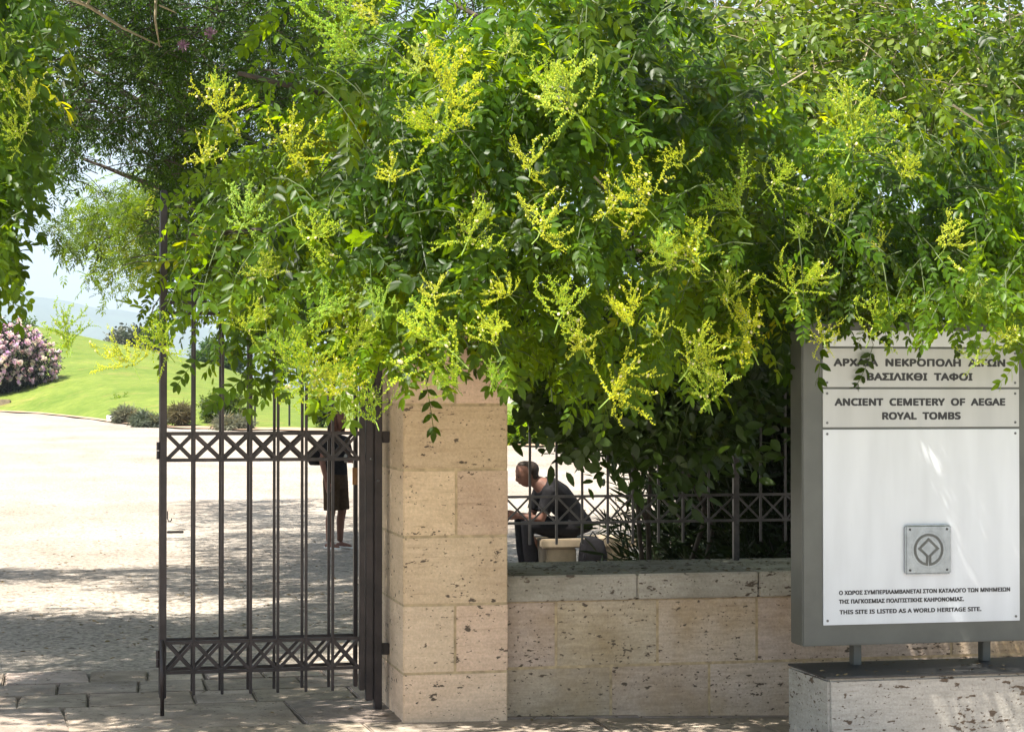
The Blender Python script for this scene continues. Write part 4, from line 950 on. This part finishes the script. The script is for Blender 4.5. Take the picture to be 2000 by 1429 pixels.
bush('distant_tree', 'dark rounded tree on the crest of the lawn mound', 'tree', 432, 738, 110, 70, M['leaf_back'], T_SM, 320, 111, hue_fn(111, .6, 1.1), dist=175, lsc=(3, 5), tw=1.0)
bush('distant_tree', 'pale feathery young tree on the crest near the oleander', 'tree', 42, 650, 40, 26, M['leaf_round'], T_SM, 60, 112, hue_fn(112, .8, 1.3), dist=152, lsc=(2, 3.4), tw=.7)
bush('distant_tree', 'grey-green tree on the crest left of the tall gate stile', 'tree', 268, 690, 110, 42, M['leaf_grey'], T_SM, 200, 113, hue_fn(113, .5, .9), dist=175, lsc=(3, 5), tw=.8)
# small things by the lawn
c = ground_hit(170, 808, 12); c = c + np.array([0, .6, .08]); rt = empty('floodlight', tuple(c), 'small black floodlight box on the lawn', 'floodlight')
m = MB(); m.box(c[0] - .18, c[0] + .18, c[1] - .07, c[1] + .12, c[2] + .10, c[2] + .36); m.build('housing', M['black_metal'], rt, .02)
m = MB(); m.bar((c[0] - .20, c[1], c[2] - .05), (c[0] - .20, c[1], c[2] + .26), .03, .04); m.bar((c[0] + .20, c[1], c[2] - .05), (c[0] + .20, c[1], c[2] + .26), .03, .04); m.bar((c[0] - .2, c[1], c[2] + .0), (c[0] + .2, c[1], c[2] + .0), .03, .04); m.build('bracket', M['black_metal'], rt)
m = MB(); m.box(c[0] - .15, c[0] + .15, c[1] - .076, c[1] - .07, c[2] + .13, c[2] + .33); m.build('lens', M['plate_dark'], rt)
c = ground_hit(219, 823, 12); mk = MB(); k = .20
mk.hexa([(c[0] - k, c[1] - .15, c[2] - .05), (c[0] + k, c[1] - .15, c[2] - .05), (c[0] + k, c[1] + .2, c[2] - .05), (c[0] - k, c[1] + .2, c[2] - .05), (c[0] - k, c[1] - .10, c[2] + .14), (c[0] + k, c[1] - .10, c[2] + .14), (c[0] + k, c[1] + .2, c[2] + .25), (c[0] - k, c[1] + .2, c[2] + .25)])
tag(mk.build('white_marker', M['white'], None, .01), 'small slanted white marker block at the edge of the gravel', 'marker')
c = ground_hit(-6, 801, 12); s_ = .62; sb_ = empty('stone_block', tuple(c), 'squared stone block on a slab below the pink oleander', 'stone block')
m = MB(); m.box(c[0] - s_, c[0] + s_, c[1] - .5, c[1] + .3, c[2] + .06, c[2] + .52); m.build('block', M['bench'], sb_, .03)
m = MB(); m.box(c[0] - s_ - .1, c[0] + s_ + .5, c[1] - .62, c[1] + .4, c[2] - .1, c[2] + .055); m.build('slab', M['bench'], sb_, .02)
for px, lab in ((502, 'thin dark post on the lawn near the rounded shrub'), (570, 'thin dark post on the lawn farther right, behind the gate bars')):
    c = ground_hit(px, 836, 12) + np.array([0, .8, 0]); m = MB(); m.tube([(c[0], c[1], c[2] - .1), (c[0], c[1], c[2] + 1.15)], .035, 8); m.tube([(c[0], c[1], c[2] + 1.15), (c[0], c[1], c[2] + 1.18)], .05, 8)
    tag(m.build('lawn_post', M['black_metal'], None, 0, False), lab, 'post', 'thin posts on the lawn')

# ================================================================== PEOPLE
def remesh(mb, name, mat, parent, Mx, voxel, smooth=2):
    me = mb.mesh(name); o = bpy.data.objects.new('tmp', me); scene.collection.objects.link(o)
    q = o.modifiers.new('r', 'REMESH'); q.mode = 'VOXEL'; q.voxel_size = voxel
    q = o.modifiers.new('s', 'SMOOTH'); q.iterations = smooth; q.factor = .5
    dg = bpy.context.evaluated_depsgraph_get(); m2 = bpy.data.meshes.new_from_object(o.evaluated_get(dg)); bpy.data.objects.remove(o)
    m2.name = name; m2.transform(Mx); m2.materials.clear()
    return link(name, m2, mat, parent, True)
def hand(mb, wrist, d, back, side, s=1.0):
    """palm and five bent fingers; d along the hand, back = back of the hand, side = towards the thumb"""
    d = Vector(d).normalized(); side = (Vector(side) - d * Vector(side).dot(d)).normalized(); back = side.cross(d); w_ = Vector(wrist)
    for k in (-1, 0, 1): mb.tube([w_ + side * .012 * k * s, w_ + d * .05 * s + side * .02 * k * s, w_ + d * .085 * s + side * .024 * k * s], [.014 * s, .015 * s, .012 * s], 8)
    for k, ln in ((1.5, .068), (.5, .078), (-.5, .072), (-1.5, .056)):
        p = w_ + d * .085 * s + side * .017 * k * s; p1 = p + d * ln * .5 * s - back * .006; p2 = p1 + (d * .8 - back * .55).normalized() * ln * .3 * s; p3 = p2 + (d * .45 - back * .9).normalized() * ln * .25 * s
        mb.tube([p, p1, p2, p3], [.0085 * s, .008 * s, .0075 * s, .006 * s], 7)
    p = w_ + d * .03 * s + side * .022 * s; mb.tube([p, p + (d * .6 + side * .8).normalized() * .035 * s, p + (d * .9 + side * .55).normalized() * .065 * s], [.011 * s, .009 * s, .007 * s], 7)
def head(mb, c, fw, up, s=1.0):
    """skull, jaw, nose, brow, lips and ears around centre c"""
    fw = Vector(fw).normalized(); up = (Vector(up) - fw * Vector(up).dot(fw)).normalized(); sd = up.cross(fw); c = Vector(c)
    def T(a, b, e): return c + (fw * a + sd * b + up * e) * s
    mb.tube([T(-.02, 0, .105), T(-.012, 0, .085), T(-.01, 0, .04), T(.005, 0, -.01), T(.022, 0, -.06), T(.034, 0, -.098), T(.04, 0, -.108)], [(.02 * s, .03 * s), (.062 * s, .072 * s), (.076 * s, .094 * s), (.072 * s, .090 * s), (.058 * s, .066 * s), (.032 * s, .040 * s), (.015 * s, .018 * s)], 16)
    mb.tube([T(.082, 0, .012), T(.102, 0, -.022), T(.090, 0, -.034)], [.010 * s, .014 * s, .010 * s], 8)
    mb.tube([T(.080, -.02, -.056), T(.088, 0, -.055), T(.080, .02, -.056)], .008 * s, 6)
    mb.tube([T(.074, -.045, .022), T(.086, 0, .02), T(.074, .045, .022)], .010 * s, 6)
    for q in (1, -1): mb.tube([T(-.01, q * .072, .02), T(-.014, q * .082, .0), T(-.008, q * .074, -.03)], [.012 * s, .014 * s, .008 * s], 6)
def eyes(root, c, fw, up, Mx, s=1.0):
    fw = Vector(fw).normalized(); up = (Vector(up) - fw * Vector(up).dot(fw)).normalized(); sd = up.cross(fw); c = Vector(c)
    for q in (1, -1):
        m = MB(); p = Mx @ (c + (fw * .079 + sd * q * .031 + up * .002) * s); m.ball(p, .0085 * s, 8, 6); m.build('eye', M['hair_dark'], root)
# -- standing woman
foot = PZ(655, 1072, 0.0); D0 = np.dot(foot - CP, fwd); sc = 268 / F * D0 / 1.60
pw = empty('person', tuple(foot), 'woman in dark T-shirt and knee-length shorts standing behind the gate bars', 'person')
Mw = Matrix.Translation(Vector(foot)) @ Matrix.Rotation(R(-48), 4, 'Z') @ Matrix.Scale(sc, 4)
b = MB()
b.tube([(0, 0, .74), (0, 0, .80), (0, 0, .92), (.01, 0, 1.02), (.015, 0, 1.14), (.005, 0, 1.26), (0, 0, 1.31), (.01, 0, 1.36), (.025, 0, 1.42)], [(.10, .08), (.155, .11), (.15, .105), (.125, .09), (.145, .105), (.155, .09), (.08, .06), (.048, .05), (.045, .048)], 16)
LG = {1: [(0, .08, .80), (.03, .085, .44), (-.01, .095, .09)], -1: [(0, -.08, .80), (.01, -.085, .44), (-.02, -.09, .09)]}
for s in (1, -1):
    h, k, a = [Vector(q) for q in LG[s]]
    b.tube([h, h.lerp(k, .5), k, k.lerp(a, .3) + Vector((-.015, 0, 0)), a], [.085, .068, .052, .05, .034], 12)
    b.tube([a + Vector((-.045, 0, -.05)), a + Vector((.04, 0, -.045)), a + Vector((.12, s * .012, -.062)), a + Vector((.165, s * .015, -.068))], [.032, .036, .036, .022], 10)
sh = {1: Vector((0, .17, 1.27)), -1: Vector((0, -.17, 1.27))}; el = {-1: Vector((.0, -.235, 1.02)), 1: Vector((.02, .225, 1.02))}; wr = {-1: Vector((.09, -.265, .80)), 1: Vector((.20, .10, 1.03))}
for s in (1, -1): b.tube([sh[s] + Vector((0, -s * .04, .0)), sh[s], el[s], wr[s]], [.05, .048, .036, .024], 10)
hand(b, wr[-1], (.35, -.05, -.9), (0, -1, 0), (1, .2, 0)); hand(b, wr[1], (.4, -.9, .1), (1, 0, 0), (0, 0, 1))
hc = (.05, 0, 1.495); hf = (.9, .15, -.35); head(b, hc, hf, (.3, 0, 1)); remesh(b, 'body', M['skin'], pw, Mw, .009, 2); eyes(pw, hc, hf, (.3, 0, 1), Mw)
b = MB(); b.tube([(0, 0, .86), (.0, 0, .93), (.01, 0, 1.02), (.018, 0, 1.14), (.005, 0, 1.27), (0, 0, 1.325)], [(.165, .125), (.165, .12), (.145, .11), (.165, .128), (.172, .108), (.085, .075)], 16)
for s in (1, -1): b.tube([sh[s] + Vector((0, -s * .06, 0)), sh[s], sh[s].lerp(el[s], .62)], [.062, .064, .062], 10)
st_ = remesh(b, 'shirt', M['cloth_grey'], pw, Mw, .012, 3)
m = MB(); m.ball((.135, .02, 1.06), (.012, .03, .055), 10, 8); m2 = m.mesh('shirt_oval'); m2.transform(Mw); link('shirt_oval', m2, M['print'], st_, True)  # pale oval form on the shirt front
b = MB(); b.tube([(0, 0, .70), (0, 0, .80), (0, 0, .90), (0, 0, .95)], [(.15, .11), (.172, .128), (.165, .12), (.15, .11)], 16)
for s in (1, -1):
    h, k, a = [Vector(q) for q in LG[s]]; b.tube([h, h.lerp(k, .5), h.lerp(k, .96)], [.098, .092, .092], 12)
remesh(b, 'shorts', M['cloth_brown'], pw, Mw, .012, 3)
b = MB(); hC = Vector(hc); b.ball(hC + Vector((-.028, 0, .035)), (.092, .088, .085), 14, 9)
for k in range(9):
    a = R(-110 + 220 * k / 8 + 180); o = Vector((math.cos(a) * .085, math.sin(a) * .082, 0)); b.tube([hC + o * .8 + Vector((-.02, 0, .06)), hC + o * 1.05 + Vector((-.02, 0, -.04)), hC + o * 1.02 + Vector((-.025, 0, -.15 - .02 * (k % 3)))], [.03, .03, .012], 7)
remesh(b, 'hair', M['hair_red'], pw, Mw, .010, 2)
for s in (1, -1):
    a = Vector(LG[s][2]); b = MB(); b.tube([a + Vector((-.06, 0, -.066)), a + Vector((.04, 0, -.07)), a + Vector((.13, s * .012, -.072)), a + Vector((.18, s * .015, -.076))], [(.03, .022), (.04, .026), (.042, .022), (.026, .014)], 10); remesh(b, 'shoe', M['shoe'], pw, Mw, .008, 2)
bag = empty('shoulder_bag', tuple(Mw @ Vector((-.06, -.2, .95))), 'dark shoulder bag hanging at the standing woman\'s side', 'bag')
b = MB(); b.tube([(-.12, -.215, .98), (-.12, -.215, 1.02), (-.11, -.21, 1.12), (-.11, -.205, 1.17)], [(.05, .08), (.07, .11), (.065, .10), (.04, .08)], 12); remesh(b, 'pouch', M['cloth_black'], bag, Mw, .012, 2)
b = MB(); b.tube([(-.16, -.20, 1.14), (-.13, -.16, 1.25), (-.06, -.10, 1.345), (.02, -.10, 1.33), (.02, -.17, 1.2), (-.06, -.21, 1.13)], .011, 6); m2 = b.mesh('strap'); m2.transform(Mw); link('strap', m2, M['cloth_black'], bag, True)
# -- seated man
DM = 18.75
hip = PD(1122, 1020, DM); hip[2] = .53; sm = 1.0
pm = empty('person', (hip[0], hip[1], 0), 'man in dark clothes sitting bent forward on the stone bench behind the railing', 'person')
Mm = Matrix.Translation(Vector((hip[0], hip[1], 0))) @ Matrix.Rotation(R(180), 4, 'Z')
b = MB(); tor = [(-.05, 0, .46), (-.01, 0, .55), (.07, 0, .68), (.165, 0, .79), (.26, 0, .865), (.31, 0, .895), (.365, 0, .93), (.40, 0, .96)]
trr = [(.14, .10), (.165, .115), (.155, .11), (.175, .12), (.19, .105), (.13, .08), (.062, .06), (.055, .055)]
b.tube(tor, trr, 16)
lgm = {s: [Vector((.02, s * .09, .50)), Vector((.47, s * .14, .53)), Vector((.42, s * .14, .09))] for s in (1, -1)}
for s in (1, -1):
    h, k, a = lgm[s]; b.tube([h, h.lerp(k, .5), k, k.lerp(a, .3) + Vector((-.02, 0, 0)), a], [.095, .082, .062, .056, .04], 12)
    b.tube([a + Vector((-.05, 0, -.05)), a + Vector((.05, 0, -.045)), a + Vector((.19, s * .02, -.065))], [.035, .04, .026], 10)
shm = {s: Vector((.275, s * .195, .84)) for s in (1, -1)}; elm = {s: Vector((.36, s * .21, .60)) for s in (1, -1)}; wrm = {s: Vector((.535, s * .07, .625)) for s in (1, -1)}
for s in (1, -1):
    b.tube([shm[s] + Vector((0, -s * .05, .01)), shm[s], elm[s], wrm[s]], [.055, .055, .042, .028], 10); hand(b, wrm[s], (.85, -s * .45, -.1), (0, 0, 1), (.3, s * .2, .9))
hcm = (.455, 0, 1.0); hfm = (.93, 0, -.36); head(b, hcm, hfm, (.3, 0, 1), 1.03); remesh(b, 'body', M['skin'], pm, Mm, .009, 2); eyes(pm, hcm, hfm, (.3, 0, 1), Mm)
b = MB(); b.tube([Vector(q) + Vector((0, 0, 0)) for q in tor[:6]] , [(x + .018, y + .018) for x, y in trr[:6]], 16)
for s in (1, -1): b.tube([shm[s] + Vector((0, -s * .06, .01)), shm[s], shm[s].lerp(elm[s], .75)], [.07, .072, .064], 10)
remesh(b, 'shirt', M['cloth_grey'], pm, Mm, .012, 3)
b = MB(); b.tube([(-.06, 0, .46), (-.04, 0, .52), (-.01, 0, .58)], [(.15, .12), (.18, .13), (.175, .125)], 14)
for s in (1, -1):
    h, k, a = lgm[s]; b.tube([h, h.lerp(k, .5), k + Vector((.01, 0, 0)), k.lerp(a, .5), a + Vector((0, 0, .02))], [.108, .098, .078, .07, .06], 12)
remesh(b, 'trousers', M['cloth_black'], pm, Mm, .012, 3)
b = MB(); c0 = Vector(hcm); b.ball(c0 + Vector((-.035, 0, .040)), (.090, .084, .080), 14, 9); b.ball(c0 + Vector((.01, 0, .075)), (.075, .072, .045), 12, 8); b.ball(c0 + Vector((-.075, 0, -.02)), (.045, .07, .06), 10, 8); remesh(b, 'hair', M['hair_dark'], pm, Mm, .010, 2)
for s in (1, -1):
    a = lgm[s][2]; b = MB(); b.tube([a + Vector((-.07, 0, -.055)), a + Vector((.05, 0, -.052)), a + Vector((.16, s * .02, -.06)), a + Vector((.22, s * .022, -.066))], [(.036, .034), (.046, .042), (.046, .032), (.03, .02)], 10); remesh(b, 'shoe', M['cloth_black'], pm, Mm, .009, 2)
# stone bench of two blocks and a slab
bx0, bx1 = PD(1052, 1060, DM)[0] - .02, PD(1190, 1060, DM)[0]; by = hip[1]
be = empty('stone_bench', ((bx0 + bx1) / 2, by, 0), 'low pale stone bench the man sits on behind the railing', 'bench')
m = MB(); m.box(bx0 - .03, bx1 + .25, by - .27, by + .24, .34, .42); m.build('slab', M['bench'], be, .012)
for a, b_ in ((bx0 + .03, bx0 + .30), (bx1 - .12, bx1 + .15)):
    m = MB(); m.box(a, b_, by - .23, by + .2, -.05, .338); m.build('block', M['bench'], be, .012)
bgx = bx0 + .42; bk = empty('bundle', (bgx, by - .38, 0), 'black backpack standing on the ground against the stone bench', 'bundle')  # black rounded form standing before the bench
m = MB(); m.tube([(bgx, by - .36, .0), (bgx, by - .36, .03), (bgx, by - .36, .28), (bgx - .01, by - .36, .40), (bgx - .01, by - .35, .44)], [(.07, .11), (.085, .14), (.085, .135), (.07, .11), (.03, .05)], 12); m.build('sack', M['cloth_black'], bk, 0, True)
m = MB(); m.tube([(bgx - .04, by - .36, .43), (bgx, by - .36, .49), (bgx + .04, by - .36, .43)], .008, 6); m.tube([(bgx - .1, by - .45, .3), (bgx - .13, by - .47, .2), (bgx - .1, by - .46, .08)], .012, 6); m.build('strap', M['cloth_black'], bk, 0, True)

# ================================================================== FALLEN LEAVES AND PETALS
def litter(n, fn, lo, hi, mat, name):
    P = np.array([fn() for _ in range(n)]); v, q = leaflet(1, .5, False); T = [(np.array(v, np.float32), np.array(q, np.int32))]
    a = rng.uniform(0, 6.28, n); d = np.c_[np.cos(a), np.sin(a), rng.normal(0, .12, n)]
    g = scatter(T, P, frames(d, np.array([0, 0, 1.0]) + rng.normal(0, .25, (n, 3))), rng.uniform(lo, hi, n), np.ones((n, 3)) * rng.uniform(.5, 1.1, (n, 1)))
    return tag(link(name, npmesh(name, *g), mat), kind='stuff')
M['dry_leaf'] = leafmat('dry_leaf', (.20, .145, .075), (.12, .08, .03), .2, .8)
def f1():
    x, y = rng.uniform(-3.2, 3.2), rng.uniform(0, YT0); return (x, y, zpave(x, y) + .008)
def f2(): return (rng.uniform(xr, 2.2), WY + rng.uniform(0, .86), z_ct + .006)
def f3():  # courtyard leaves, multiplied so their brown also deepens the shade on the gravel
    x, y = rng.uniform(-8, 6), YT0 + .2 + rng.gamma(2.0, 2.6); return (x, y, zg(x, y) + .016)
def f4(): return (rng.uniform(plx0, 2.6), PLY + rng.uniform(0, .57), zpl + .005)
litter(260, f1, .012, .035, M['dry_leaf'], 'leaf_litter'); litter(300, f2, .012, .04, M['dry_leaf'], 'leaf_litter'); litter(3800, f3, .02, .055, M['dry_leaf'], 'leaf_litter'); litter(60, f4, .012, .035, M['dry_leaf'], 'leaf_litter')

# ================================================================== HAZE
hz = MB(); hz.box(-13500, 13500, -6500, 11500, -3.5, 900); h_ = hz.build('haze', None); h_.data.materials.clear()
mh = bpy.data.materials.new('haze_air'); mh.use_nodes = True; n_ = mh.node_tree; n_.nodes.clear()
pvn = n_.nodes.new('ShaderNodeVolumePrincipled'); pvn.inputs['Color'].default_value = (.68, .83, 1, 1); pvn.inputs['Density'].default_value = 0.00018; pvn.inputs['Anisotropy'].default_value = .2
on = n_.nodes.new('ShaderNodeOutputMaterial'); n_.links.new(pvn.outputs[0], on.inputs['Volume']); h_.data.materials.append(mh); tag(h_, kind='stuff')
